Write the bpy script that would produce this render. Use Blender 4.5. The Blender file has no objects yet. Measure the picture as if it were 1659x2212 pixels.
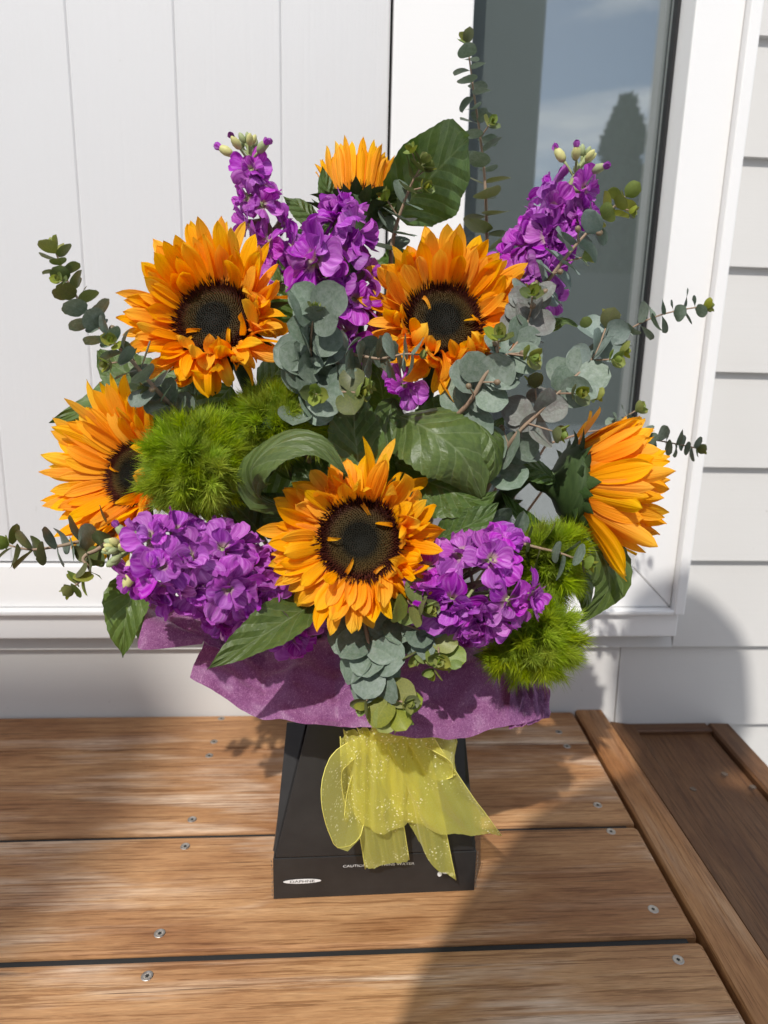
import bpy, math, random
import numpy as np
from mathutils import Vector, Matrix

scene = bpy.context.scene
COL = scene.collection
rng = np.random.default_rng(7)
rad = math.radians

# ------------------------------------------------------------------ camera
FPX, CX, CY = 1450.0, 829.5, 1106.0            # focal length and centre, in pixels of a 1659 x 2212 picture
PITCH, YAW, ROLL = rad(12.76), rad(3.98), rad(1.41)
EYE = np.array([0.0, 0.0, 0.52])               # bench top is z = 0, the house front is near y = 0.93
CF = np.array([math.sin(YAW) * math.cos(PITCH), math.cos(YAW) * math.cos(PITCH), -math.sin(PITCH)])
_r = np.array([math.cos(YAW), -math.sin(YAW), 0.0])
_u = np.cross(_r, CF)
CR = math.cos(ROLL) * _r + math.sin(ROLL) * _u
CU = np.cross(CR, CF)
cam_d = bpy.data.cameras.new('camera')
cam = bpy.data.objects.new('camera', cam_d)
COL.objects.link(cam)
cam_d.sensor_fit = 'VERTICAL'
cam_d.sensor_height = 36.0
cam_d.sensor_width = 27.0
cam_d.lens = FPX / 2212 * 36
cam_d.clip_start = 0.01
cam_d.clip_end = 500
cam.matrix_world = Matrix(((CR[0], CU[0], -CF[0], EYE[0]), (CR[1], CU[1], -CF[1], EYE[1]),
                           (CR[2], CU[2], -CF[2], EYE[2]), (0, 0, 0, 1)))
cam_d.dof.use_dof = True
cam_d.dof.focus_distance = 0.55
cam_d.dof.aperture_fstop = 6.5
scene.camera = cam
scene.render.engine = 'CYCLES'
scene.render.resolution_x, scene.render.resolution_y = 768, 1024

# ------------------------------------------------------------------ light
SUNV = np.array([-0.40, -1.0, 1.20])           # towards the sun: behind the camera, to the left, high
SUNV /= np.linalg.norm(SUNV)
sun_el = math.asin(SUNV[2])
sun_az = math.atan2(SUNV[0], SUNV[1])          # clockwise from +Y
world = bpy.data.worlds.new('World')
scene.world = world
world.use_nodes = True
wn, wl = world.node_tree.nodes, world.node_tree.links
wn.clear()
wo = wn.new('ShaderNodeOutputWorld')
bg = wn.new('ShaderNodeBackground')
bg.inputs['Strength'].default_value = 0.108
sky = wn.new('ShaderNodeTexSky')
sky.sky_type = 'NISHITA'
sky.sun_disc = False
sky.sun_elevation = sun_el
sky.sun_rotation = sun_az
sky.air_density = 1.0
sky.dust_density = 1.5
tc = wn.new('ShaderNodeTexCoord')
mp = wn.new('ShaderNodeMapping')
mp.inputs['Scale'].default_value = (1.6, 1.6, 8.0)
nz = wn.new('ShaderNodeTexNoise')
nz.inputs['Scale'].default_value = 1.7
nz.inputs['Detail'].default_value = 7
nz.inputs['Roughness'].default_value = 0.55
cr = wn.new('ShaderNodeValToRGB')
cr.color_ramp.elements[0].position = 0.44
cr.color_ramp.elements[0].color = (0, 0, 0, 1)
cr.color_ramp.elements[1].position = 0.62
cr.color_ramp.elements[1].color = (1, 1, 1, 1)
mx = wn.new('ShaderNodeMix')
mx.data_type = 'RGBA'
mx.inputs[7].default_value = (9.0, 9.3, 9.8, 1)
wl.new(tc.outputs['Generated'], mp.inputs['Vector'])
wl.new(mp.outputs['Vector'], nz.inputs['Vector'])
wl.new(nz.outputs['Fac'], cr.inputs['Fac'])
wl.new(cr.outputs['Color'], mx.inputs[0])
wl.new(sky.outputs['Color'], mx.inputs[6])
wl.new(mx.outputs[2], bg.inputs['Color'])
wl.new(bg.outputs['Background'], wo.inputs['Surface'])
sun_d = bpy.data.lights.new('sun', 'SUN')
sun_d.energy = 2.75
sun_d.angle = rad(0.9)
sun_d.color = (1.0, 0.965, 0.915)
sun = bpy.data.objects.new('sun', sun_d)
COL.objects.link(sun)
sun.rotation_euler = Vector(tuple(SUNV)).to_track_quat('Z', 'Y').to_euler()
vs = scene.view_settings
vs.view_transform = 'Standard'
vs.look = 'None'
vs.exposure = 0.44
vs.gamma = 1.0
vs.use_curve_mapping = False

# ------------------------------------------------------------------ pixel to place
def ray(px, py):
    return CF + CR * (px - CX) / FPX - CU * (py - CY) / FPX

def P(px, py, y):                                # point on the ray at depth y in front of the eye
    d = ray(px, py)
    return EYE + d * (y / d[1])

def Pz(px, py, z):                               # point on the ray at height z
    d = ray(px, py)
    return EYE + d * ((z - EYE[2]) / d[2])

def nrm(v):
    v = np.asarray(v, float)
    return v / (np.linalg.norm(v) + 1e-12)

def view(a, b, c):                               # direction: a to the right, b up, c towards the viewer
    return nrm(CR * a + CU * b - CF * c)

# ------------------------------------------------------------------ mesh helpers
def link(o, parent=None):
    COL.objects.link(o)
    if parent is not None:
        o.parent = parent
    return o

def root_of(parent):
    o = np.zeros(3)
    while parent is not None:
        o = o + np.array(parent.location)
        parent = parent.parent
    return o

def mesh(name, v, f, mat, parent=None, uv=None, smooth=True, loc=None):
    """one mesh object; v is given in place, its origin is put at loc"""
    v = np.asarray(v, float)
    if loc is None:
        loc = v[0] if parent is not None else v.mean(0)
    me = bpy.data.meshes.new(name)
    me.from_pydata((v - loc).tolist(), [], f)
    if uv is not None:
        l = me.uv_layers.new(name='UVMap')
        idx = np.empty(len(me.loops), np.int32)
        me.loops.foreach_get('vertex_index', idx)
        l.data.foreach_set('uv', np.asarray(uv, np.float32)[idx].ravel())
    if smooth:
        me.polygons.foreach_set('use_smooth', [True] * len(me.polygons))
    me.materials.append(mat)
    me.update()
    o = bpy.data.objects.new(name, me)
    link(o, parent)
    o.location = tuple(np.asarray(loc) - root_of(parent))
    return o

def thing(name, label, cat, loc, group=None):
    o = bpy.data.objects.new(name, None)
    o.empty_display_size = 0.02
    COL.objects.link(o)
    o.location = tuple(loc)
    o['label'] = label
    o['category'] = cat
    if group:
        o['group'] = group
    return o

def tag(o, label=None, cat=None, kind=None):
    if label: o['label'] = label
    if cat: o['category'] = cat
    if kind: o['kind'] = kind
    return o

def grid_faces(nu, nv):
    f = []
    for i in range(nu):
        a = i * (nv + 1)
        for j in range(nv):
            f.append((a + j, a + j + 1, a + nv + 2 + j, a + nv + 1 + j))
    return f

PROF = {
    'petal': ([0, .1, .3, .55, .72, .85, .94, .98, 1], [.36, .55, .86, 1, .97, .76, .42, .18, .02]),
    'leaf': ([0, .04, .12, .25, .4, .6, .8, .93, 1], [.06, .45, .85, 1, .96, .72, .36, .12, .0]),
    'lance': ([0, .1, .3, .5, .75, .9, 1], [.1, .55, .95, 1, .6, .25, .0]),
    'round': ([0, .03, .1, .25, .45, .65, .82, .93, .98, 1], [.05, .4, .68, .93, 1, .96, .78, .5, .27, .05]),
    'stock': ([0, .2, .4, .6, .8, .93, 1], [.16, .3, .6, .9, 1, .82, .45]),
    'sepal': ([0, .2, .5, .8, 1], [.8, 1, .7, .28, .0]),
    'strip': ([0, .1, .8, 1], [.7, 1, .8, .2]),
}

def blade(P0, R, N, L, W, prof, e0=0, curl=0, curl2=0, sway=0, twist=0, cup=0, rip=0, rips=3,
          ruf=0, ph=0, rk=9, nu=9, nv=6, serr=0):
    R, N = nrm(R), nrm(N)
    T = np.cross(N, R)
    s = np.linspace(0, 1, nu + 1)
    ang = e0 + curl * s + curl2 * s * s
    am = (ang[1:] + ang[:-1]) / 2
    c = np.zeros((nu + 1, 3))
    c[1:] = np.cumsum(L / nu * (np.cos(am)[:, None] * R + np.sin(am)[:, None] * N), 0)
    c += P0 + T * (sway * L * s * s)[:, None]
    nn = -np.sin(ang)[:, None] * R + np.cos(ang)[:, None] * N
    tw = twist * s
    side = np.cos(tw)[:, None] * T + np.sin(tw)[:, None] * nn
    n2 = -np.sin(tw)[:, None] * T + np.cos(tw)[:, None] * nn
    w = np.interp(s, *PROF[prof]) * W / 2
    if serr:
        w = w * (1 + serr * np.where(np.arange(nu + 1) % 2, 1, -1))
    v = np.linspace(-1, 1, nv + 1)
    h = (cup * w[:, None] * (v * v)[None] + rip * w[:, None] * np.cos(rips * np.pi * v)[None]
         + ruf * W * (s ** 1.5)[:, None] * (np.sin(ph + rk * v)[None] + .6 * np.sin(ph * 2 + 2.3 * rk * v)[None]) )
    V = c[:, None] + side[:, None] * (w[:, None] * v[None])[..., None] + n2[:, None] * h[..., None]
    uv = np.stack(np.broadcast_arrays(s[:, None], (v[None] * .5 + .5)), -1)
    return V.reshape(-1, 3), grid_faces(nu, nv), uv.reshape(-1, 2)

def spline(pts, n):
    """smooth curve through pts, n+1 samples"""
    p = np.asarray(pts, float)
    if len(p) == 2:
        t = np.linspace(0, 1, n + 1)[:, None]
        return p[0] * (1 - t) + p[1] * t
    q = np.vstack([2 * p[0] - p[1], p, 2 * p[-1] - p[-2]])
    out = []
    m = len(p) - 1
    for k in range(n + 1):
        x = k / n * m
        i = min(int(x), m - 1)
        t = x - i
        a, b, c, d = q[i], q[i + 1], q[i + 2], q[i + 3]
        out.append(.5 * (2 * b + (c - a) * t + (2 * a - 5 * b + 4 * c - d) * t * t + (3 * b - a - 3 * c + d) * t ** 3))
    out = np.array(out)
    L = np.concatenate([[0], np.cumsum(np.linalg.norm(np.diff(out, axis=0), axis=1))])
    x = np.linspace(0, L[-1], n + 1)
    return np.stack([np.interp(x, L, out[:, k]) for k in range(3)], 1)

def ribbon(pts, face, W, prof, cup=0, nu=16, nv=8, roll=0, serr=0, wave=0, waves=3, ph=0, fold=0):
    c = spline(pts, nu)
    tg = np.gradient(c, axis=0)
    tg /= np.linalg.norm(tg, axis=1)[:, None]
    face = np.asarray(face, float)
    side = np.cross(tg, face)
    side /= np.linalg.norm(side, axis=1)[:, None] + 1e-9
    for i in range(1, len(side)):
        if side[i] @ side[i - 1] < 0: side[i] *= -1
    nn = np.cross(side, tg)
    s = np.linspace(0, 1, nu + 1)
    rl = np.interp(s, np.linspace(0, 1, len(roll)), roll) if isinstance(roll, (list, tuple)) else roll * np.ones(nu + 1)
    s2 = np.cos(rl)[:, None] * side + np.sin(rl)[:, None] * nn
    n2 = -np.sin(rl)[:, None] * side + np.cos(rl)[:, None] * nn
    w = (np.interp(s, *PROF[prof]) if isinstance(prof, str) else np.interp(s, np.linspace(0, 1, len(prof)), prof)) * W / 2
    if serr:
        w = w * (1 + serr * np.where(np.arange(nu + 1) % 2, 1, -1))
    v = np.linspace(-1, 1, nv + 1)
    h = cup * w[:, None] * (np.abs(v) ** 1.3)[None] + wave * W * np.sin(ph + waves * 2 * np.pi * s)[:, None] * (v * np.abs(v))[None]
    if fold:
        h = h + fold * W * np.sin(ph + 5 * s[:, None] + 4 * v[None])
    V = c[:, None] + s2[:, None] * (w[:, None] * v[None])[..., None] + n2[:, None] * h[..., None]
    uv = np.stack(np.broadcast_arrays(s[:, None], (v[None] * .5 + .5)), -1)
    return V.reshape(-1, 3), grid_faces(nu, nv), uv.reshape(-1, 2)

def tube(pts, rr, n=8, nu=None, cap=True):
    nu = nu or max(6, 3 * len(pts))
    c = spline(pts, nu)
    r = np.interp(np.linspace(0, 1, nu + 1), np.linspace(0, 1, len(rr)), rr)
    tg = np.gradient(c, axis=0)
    tg /= np.linalg.norm(tg, axis=1)[:, None] + 1e-12
    a = np.array([0, 0, 1.]) if abs(tg[0][2]) < .9 else np.array([1., 0, 0])
    V, f = [], []
    for i in range(nu + 1):
        a = nrm(a - tg[i] * (a @ tg[i]))
        b = np.cross(tg[i], a)
        for k in range(n):
            t = 2 * np.pi * k / n
            V.append(c[i] + r[i] * (a * np.cos(t) + b * np.sin(t)))
    for i in range(nu):
        for k in range(n):
            f.append((i * n + k, i * n + (k + 1) % n, (i + 1) * n + (k + 1) % n, (i + 1) * n + k))
    if cap:
        f.append(tuple(range(n))[::-1])
        f.append(tuple(nu * n + k for k in range(n)))
    uv = [(i / nu, k / n) for i in range(nu + 1) for k in range(n)]
    return np.array(V), f, uv

def lathe(P0, axis, prof, n=12):
    """prof: list of (distance along axis, radius)"""
    axis = nrm(axis)
    a = nrm(np.cross(axis, [0.3, 0.8, 0.52]))
    b = np.cross(axis, a)
    V, f = [], []
    for h, r in prof:
        for k in range(n):
            t = 2 * np.pi * k / n
            V.append(P0 + axis * h + r * (a * np.cos(t) + b * np.sin(t)))
    for i in range(len(prof) - 1):
        for k in range(n):
            f.append((i * n + k, i * n + (k + 1) % n, (i + 1) * n + (k + 1) % n, (i + 1) * n + k))
    f.append(tuple(range(n))[::-1])
    f.append(tuple((len(prof) - 1) * n + k for k in range(n)))
    uv = [(i / max(1, len(prof) - 1), k / n) for i in range(len(prof)) for k in range(n)]
    return np.array(V), f, uv

def box(x0, x1, y0, y1, z0, z1, bev=0.0):
    """bevelled box"""
    if bev <= 0:
        V = [(x, y, z) for x in (x0, x1) for y in (y0, y1) for z in (z0, z1)]
        return np.array(V), [(0, 1, 3, 2), (4, 6, 7, 5), (0, 4, 5, 1), (2, 3, 7, 6), (0, 2, 6, 4), (1, 5, 7, 3)]
    lo, hi = np.array([x0, y0, z0]), np.array([x1, y1, z1])
    V, idx = [], {}
    for c in np.ndindex(2, 2, 2):
        for ax in range(3):
            p = np.where(np.array(c), hi, lo).astype(float)
            for k in range(3):
                if k != ax:
                    p[k] += bev * (1 - 2 * c[k])
            idx[(c, ax)] = len(V)
            V.append(p)
    f = []
    for ax in range(3):                          # faces
        o = [k for k in range(3) if k != ax]
        for side in (0, 1):
            q = []
            for (i, j) in ((0, 0), (1, 0), (1, 1), (0, 1)):
                c = [0, 0, 0]
                c[ax] = side; c[o[0]] = i; c[o[1]] = j
                q.append(idx[(tuple(c), ax)])
            f.append(tuple(q))
    for ax in range(3):                          # edges
        o = [k for k in range(3) if k != ax]
        for (i, j) in ((0, 0), (1, 0), (1, 1), (0, 1)):
            c0 = [0, 0, 0]; c1 = [0, 0, 0]
            c0[ax], c1[ax] = 0, 1
            c0[o[0]] = c1[o[0]] = i; c0[o[1]] = c1[o[1]] = j
            f.append((idx[(tuple(c0), o[0])], idx[(tuple(c0), o[1])], idx[(tuple(c1), o[1])], idx[(tuple(c1), o[0])]))
    for c in np.ndindex(2, 2, 2):
        f.append((idx[(c, 0)], idx[(c, 1)], idx[(c, 2)]))
    V = np.array(V)
    cen = (lo + hi) / 2
    g = []
    for q in f:
        n = np.cross(V[q[1]] - V[q[0]], V[q[2]] - V[q[0]])
        g.append(q if n @ (V[list(q)].mean(0) - cen) > 0 else q[::-1])
    return V, g

def prism(poly, y0, y1, axis=1):
    """polygon of (x, z) pushed from y0 to y1"""
    n = len(poly)
    V = [(p[0], y0, p[1]) for p in poly] + [(p[0], y1, p[1]) for p in poly]
    f = [tuple(range(n)), tuple(range(2 * n - 1, n - 1, -1))]
    for i in range(n):
        j = (i + 1) % n
        f.append((i, n + i, n + j, j))
    return np.array(V, float), f

# ------------------------------------------------------------------ materials
class M:
    def __init__(self, name):
        self.m = bpy.data.materials.new(name)
        self.m.use_nodes = True
        self.t = self.m.node_tree
        self.t.nodes.clear()
        self.out = self.t.nodes.new('ShaderNodeOutputMaterial')
    def n(self, typ, props=None, **inp):
        nd = self.t.nodes.new('ShaderNode' + typ)
        for k, v in (props or {}).items():
            setattr(nd, k, v)
        for k, v in inp.items():
            key = int(k[1:]) if k[0] == 'i' and k[1:].isdigit() else k.replace('_', ' ')
            s = nd.inputs[key]
            if isinstance(v, bpy.types.NodeSocket):
                self.t.links.new(v, s)
            else:
                s.default_value = v
        return nd
    def math(self, op, a, b=0.0, c=None):
        kw = dict(i0=a, i1=b)
        if c is not None: kw['i2'] = c
        return self.n('Math', {'operation': op}, **kw).outputs[0]
    def mix(self, fac, a, b, mode='MIX'):
        return self.n('Mix', {'data_type': 'RGBA', 'blend_type': mode}, i0=fac, i6=a, i7=b).outputs[2]
    def ramp(self, fac, stops, mode='LINEAR'):
        nd = self.n('ValToRGB', Fac=fac)
        e = nd.color_ramp.elements
        nd.color_ramp.interpolation = mode
        while len(e) < len(stops): e.new(0.5)
        for k, (p, c) in enumerate(stops):
            e[k].position = p
            e[k].color = c if len(c) == 4 else (*c, 1)
        return nd.outputs[0]
    def noise(self, vec, scale, detail=4, rough=.55, dist=0.0):
        return self.n('TexNoise', Vector=vec, Scale=scale, Detail=detail, Roughness=rough, Distortion=dist).outputs[0]
    def map(self, vec, scale=(1, 1, 1), loc=(0, 0, 0)):
        return self.n('Mapping', Vector=vec, Scale=scale, Location=loc).outputs[0]
    def rnd(self):
        return self.n('ObjectInfo').outputs['Random']
    def coord(self, k='Object'):
        return self.n('TexCoord').outputs[k]
    def shift(self, vec, amt=20.0):
        r = self.rnd()
        c = self.n('CombineXYZ', X=self.math('MULTIPLY', r, amt), Y=self.math('MULTIPLY', r, amt * 1.7), Z=self.math('MULTIPLY', r, amt * .6)).outputs[0]
        return self.n('VectorMath', {'operation': 'ADD'}, i0=vec, i1=c).outputs[0]
    def bump(self, h, strength=.3, dist=.001):
        return self.n('Bump', Height=h, Strength=strength, Distance=dist).outputs[0]
    def done(self, sh):
        self.t.links.new(sh, self.out.inputs[0])
        return self.m

def C4(r, g, b): return (r, g, b, 1)

def hsv_var(m, col, h=.02, s=.1, v=.2):
    r = m.rnd()
    r2 = m.math('FRACT', m.math('MULTIPLY', r, 17.3))
    r3 = m.math('FRACT', m.math('MULTIPLY', r, 71.7))
    return m.n('HueSaturation', Color=col, Hue=m.math('MULTIPLY_ADD', r, h * 2, .5 - h),
               Saturation=m.math('MULTIPLY_ADD', r2, s * 2, 1 - s), Value=m.math('MULTIPLY_ADD', r3, v * 2, 1 - v)).outputs[0]

def leafy(name, colf, rough=.5, trans=.3, tcol=None, bumpf=None, spec=.4, var=(.01, .08, .15), sheen=0):
    m = M(name)
    col = colf(m)
    col = hsv_var(m, col, *var)
    kw = {}
    if bumpf: kw['Normal'] = bumpf(m)
    pr = m.n('BsdfPrincipled', Base_Color=col, Roughness=rough, **kw)
    pr.inputs['Specular IOR Level'].default_value = spec
    if sheen:
        pr.inputs['Sheen Weight'].default_value = sheen
    tcolr = col if tcol is None else m.mix(1.0, col, tcol, 'MULTIPLY')
    tr = m.n('BsdfTranslucent', Color=tcolr)
    return m.done(m.n('MixShader', Fac=trans, i1=pr.outputs[0], i2=tr.outputs[0]).outputs[0])

def uvx(m, su, sv, shift=True):
    v = m.map(m.coord('UV'), (su, sv, 1))
    return m.shift(v) if shift else v

def petal_col(m):
    st = m.noise(uvx(m, 1.0, 20), 1.0, 4)
    u = m.n('SeparateXYZ', Vector=m.coord('UV')).outputs[0]
    a = m.ramp(st, [(.3, (.94, .345, .002)), (.55, (.99, .435, .005)), (.75, (1.0, .52, .012))])
    a = m.mix(m.ramp(u, [(.6, (0, 0, 0)), (1, (.8, .8, .8))]), a, C4(1.0, .56, .022))
    return m.mix(m.ramp(u, [(0, (1, 1, 1)), (.28, (.25, .25, .25)), (.6, (0, 0, 0))]), a, C4(.90, .29, .002))

def petal_bump(m):
    return m.bump(m.noise(uvx(m, .8, 9), 1.0, 2), .8, .0016)

MAT = {}
MAT['petal'] = leafy('sunflower_petal', petal_col, .55, .40, C4(1, .95, .7), petal_bump, .2, (.012, .03, .10))

def stock_col(m):
    u = m.n('SeparateXYZ', Vector=m.coord('UV')).outputs[0]
    st = m.noise(uvx(m, 1.5, 9), 1.0, 4)
    a = m.ramp(st, [(.3, (.31, .030, .36)), (.5, (.46, .080, .51)), (.72, (.62, .23, .67))])
    return m.mix(m.ramp(u, [(0, (1, 1, 1)), (.16, (.8, .8, .8)), (.34, (0, 0, 0))]), a, C4(.62, .52, .38))
MAT['stock'] = leafy('stock_petal', stock_col, .5, .32, C4(1, .6, 1), lambda m: m.bump(m.noise(uvx(m, 2, 8), 1.0, 3), .7, .0014), .25, (.015, .12, .22))

def vein(m, nveins, tilt):
    sp = m.n('SeparateXYZ', Vector=m.coord('UV'))
    av = m.math('ABSOLUTE', m.math('MULTIPLY_ADD', sp.outputs[1], 2.0, -1.0))
    mid = m.math('SUBTRACT', 1.0, m.math('SMOOTH_MIN', m.math('DIVIDE', av, .05), 1.0, .1))
    w = m.noise(uvx(m, 3, 3), 1.0, 2)
    ph = m.math('ADD', m.math('SUBTRACT', m.math('MULTIPLY', sp.outputs[0], nveins), m.math('MULTIPLY', m.math('POWER', av, .8), tilt)), m.math('MULTIPLY', w, .35))
    tri = m.math('ABSOLUTE', m.math('SUBTRACT', m.math('FRACT', ph), .5))
    sv = m.math('MAXIMUM', 0.0, m.math('SUBTRACT', 1.0, m.math('DIVIDE', tri, .07)))
    fine = m.noise(uvx(m, 16, 12), 1.0, 3)
    return m.math('MAXIMUM', m.math('MAXIMUM', mid, 0.0), m.math('MULTIPLY', sv, .55)), fine, tri

def leaf_col(base, dark, veinc, nv=6, tilt=1.6, fv=.5):
    def g(m):
        v, fine, tri = vein(m, nv, tilt)
        c = m.mix(m.ramp(fine, [(.35, (0, 0, 0)), (.7, (1, 1, 1))]), dark, base)
        return m.mix(m.math('MULTIPLY', v, fv), c, veinc)
    return g

def leaf_bump(nv=6, tilt=1.6, st=.8):
    def g(m):
        v, fine, tri = vein(m, nv, tilt)
        return m.bump(m.math('ADD', m.math('MULTIPLY', tri, 1.6), m.math('MULTIPLY', fine, .5)), st, .0025)
    return g
MAT['leaf'] = leafy('sunflower_leaf', leaf_col(C4(.100, .155, .034), C4(.068, .115, .025), C4(.24, .30, .15)), .42, .22, C4(1.3, 1.5, .5), leaf_bump(), .45, (.012, .1, .16))
MAT['sepal'] = leafy('green_bract', leaf_col(C4(.055, .095, .026), C4(.035, .065, .018), C4(.09, .14, .05), 3, 1), .6, .1, None, None, .25)
def euc_bloom(m, c):
    n = m.noise(m.shift(m.map(m.coord('UV'), (5, 5, 1))), 1.0, 5, .65)
    return m.mix(m.ramp(n, [(.42, (0, 0, 0)), (.75, (.55, .55, .55))]), c, C4(.30, .34, .31))
MAT['euc'] = leafy('eucalyptus_leaf', lambda m: euc_bloom(m, leaf_col(C4(.175, .225, .165), C4(.125, .172, .125), C4(.26, .31, .25), 7, 1.0, .15)(m)), .5, .12, C4(1, 1.2, .8), (lambda m: m.bump(m.noise(uvx(m, 14, 14), 1.0, 4), .25, .0012)), .3, (.012, .15, .2))
MAT['euc_silver'] = leafy('silver_eucalyptus_leaf', lambda m: euc_bloom(m, leaf_col(C4(.22, .28, .245), C4(.17, .225, .20), C4(.34, .39, .36), 7, 1.0, .15)(m)), .5, .12, C4(1, 1.2, .8), (lambda m: m.bump(m.noise(uvx(m, 14, 14), 1.0, 4), .25, .0012)), .3, (.01, .12, .15))
MAT['euc_plum'] = leafy('plum_eucalyptus_leaf', lambda m: euc_bloom(m, m.mix(m.noise(m.shift(m.map(m.coord('UV'), (2, 2, 1))), 1.0, 2), C4(.165, .125, .13), C4(.165, .205, .16))), .48, .12, C4(1.1, 1, .8), (lambda m: m.bump(m.noise(uvx(m, 8, 8), 1.0, 4), .4, .0015)), .35, (.02, .15, .2))
MAT['euc_young'] = leafy('young_eucalyptus_leaf', leaf_col(C4(.27, .31, .06), C4(.20, .25, .055), C4(.38, .42, .16), 5, 1.0, .3), .45, .28, C4(1.1, 1.1, .6), None, .35, (.03, .15, .2))
MAT['euc_olive'] = leafy('olive_eucalyptus_leaf', leaf_col(C4(.15, .17, .055), C4(.11, .13, .05), C4(.26, .2, .13), 5, 1.0, .3), .45, .2, C4(1.1, 1.1, .6), None, .35, (.03, .15, .2))
MAT['tuft'] = leafy('green_filament', lambda m: m.ramp(m.n('SeparateXYZ', Vector=m.coord('UV')).outputs[0], [(0, (.68, .71, .10)), (.35, (.49, .57, .042)), (.8, (.33, .44, .03)), (1, (.21, .30, .025))]), .5, .42, C4(1.1, 1.1, .5), None, .2, (.012, .08, .22))

def simple(name, col, rough=.5, spec=.5, metal=0, bumps=None, var=None, coat=0):
    m = M(name)
    c = col
    if var:
        n = m.noise(m.coord(), var[0], 4)
        c = m.mix(n, col, var[1])
    kw = {}
    if bumps:
        kw['Normal'] = m.bump(m.noise(m.map(m.coord(), bumps[2] if len(bumps) > 2 else (1, 1, 1)), bumps[0], 4), bumps[1], .001)
    p = m.n('BsdfPrincipled', Base_Color=c, Roughness=rough, Metallic=metal, **kw)
    p.inputs['Specular IOR Level'].default_value = spec
    return m.done(p.outputs[0])
MAT['stem'] = simple('green_stem', C4(.10, .135, .035), .6, .3, var=(60, C4(.06, .09, .025)), bumps=(400, .3))
MAT['dark_stem'] = simple('dark_green_stem', C4(.045, .07, .022), .7, .25, var=(60, C4(.03, .05, .015)), bumps=(500, .4))
MAT['pale_stem'] = simple('pale_green_stem', C4(.33, .37, .17), .5, .3, var=(80, C4(.25, .31, .12)))
MAT['twig'] = simple('eucalyptus_twig', C4(.30, .25, .17), .6, .3, var=(60, C4(.33, .19, .13)))
MAT['bud'] = simple('stock_bud', C4(.36, .40, .20), .55, .3, var=(120, C4(.25, .31, .15)))
MAT['bud_cream'] = simple('cream_bud', C4(.62, .58, .24), .5, .3, var=(120, C4(.45, .45, .18)))
MAT['berry'] = simple('eucalyptus_bud', C4(.20, .20, .10), .45, .4, var=(150, C4(.23, .12, .09)))
def disc_mat():
    m = M('sunflower_disc')
    u = m.n('SeparateXYZ', Vector=m.coord('UV'))
    n = m.noise(m.shift(m.map(m.coord('UV'), (9, 9, 1))), 1.0, 2)
    c = m.ramp(m.math('ADD', u.outputs[0], m.math('MULTIPLY_ADD', n, .3, -.15)),
               [(0, (.006, .006, .0035)), (.40, (.009, .008, .004)), (.54, (.040, .027, .008)), (.70, (.060, .036, .010)), (.82, (.042, .009, .005)), (1, (.030, .005, .004))])
    c = m.mix(m.math('MULTIPLY', u.outputs[1], .65), c, m.mix(1.0, c, C4(2.2, 2.0, 1.7), 'MULTIPLY'))
    p = m.n('BsdfPrincipled', Base_Color=c, Roughness=.7)
    p.inputs['Specular IOR Level'].default_value = .15
    return m.done(p.outputs[0])
MAT['disc'] = disc_mat()

def wood_mat(name, cols, pale, paleamt=.5, dark=1.0):
    m = M(name)
    v = m.shift(m.coord())
    g1 = m.noise(m.map(v, (11, 120, 120)), 1.0, 6, .66, .9)
    g2 = m.noise(m.map(v, (2.2, 14, 14)), 1.0, 4, .55, .8)
    fib = m.noise(m.map(v, (60, 700, 700)), 1.0, 3)
    c = m.ramp(m.math('ADD', m.math('MULTIPLY', g1, .5), m.math('MULTIPLY', g2, .5)), cols)
    pf = m.noise(m.map(v, (5, 170, 170), (5, 3, 1)), 1.0, 5, .6, .4)
    pp = m.noise(m.map(v, (3.2, 17, 17), (7, 2, 3)), 1.0, 3, .5, .8)
    pl = m.math('MULTIPLY', m.ramp(pf, [(.40, (.12, .12, .12)), (.60, (1, 1, 1))]), m.ramp(pp, [(.50, (0, 0, 0)), (.66, (1, 1, 1))]))
    c = m.mix(m.math('MULTIPLY', pl, paleamt), c, pale)
    st = m.noise(m.map(v, (9, 330, 330), (2, 7, 5)), 1.0, 6, .7)
    c = m.mix(m.ramp(st, [(.41, (.85, .85, .85)), (.47, (0, 0, 0))]), c, m.mix(1.0, c, C4(.55, .47, .40), 'MULTIPLY'))
    kn = m.n('TexVoronoi', Vector=m.map(v, (2.4, 11, 11), (3, 1, 0)), Scale=1.0, Randomness=1.0).outputs['Distance']
    c = m.mix(m.ramp(kn, [(.045, (.8, .8, .8)), (.075, (.35, .35, .35)), (.11, (0, 0, 0))]), c, C4(.13, .06, .025))
    bl = m.noise(m.map(v, (5, 13, 13), (1, 8, 2)), 1.0, 4, .6)
    c = m.mix(m.ramp(bl, [(.36, (.75, .75, .75)), (.56, (0, 0, 0))]), c, m.mix(1.0, c, C4(.66, .54, .46), 'MULTIPLY'))
    ck = m.noise(m.map(v, (5, 230, 230), (9, 1, 4)), 1.0, 2)
    c = m.mix(m.ramp(ck, [(.25, (.75, .75, .75)), (.31, (0, 0, 0))]), c, C4(.07, .035, .015))
    c = m.mix(.32, c, m.mix(1.0, c, m.ramp(fib, [(.3, (.45, .42, .4)), (.7, (1.35, 1.35, 1.35))]), 'MULTIPLY'))
    h = m.math('ADD', m.math('MULTIPLY', fib, .4), m.math('ADD', m.math('MULTIPLY', g1, .8), m.math('MULTIPLY', m.ramp(ck, [(.25, (0, 0, 0)), (.33, (1, 1, 1))]), 1.2)))
    p = m.n('BsdfPrincipled', Base_Color=c, Roughness=m.math('MULTIPLY_ADD', g2, .25, .42), Normal=m.bump(h, .35, .0012))
    p.inputs['Specular IOR Level'].default_value = .35
    return m.done(p.outputs[0])
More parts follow.
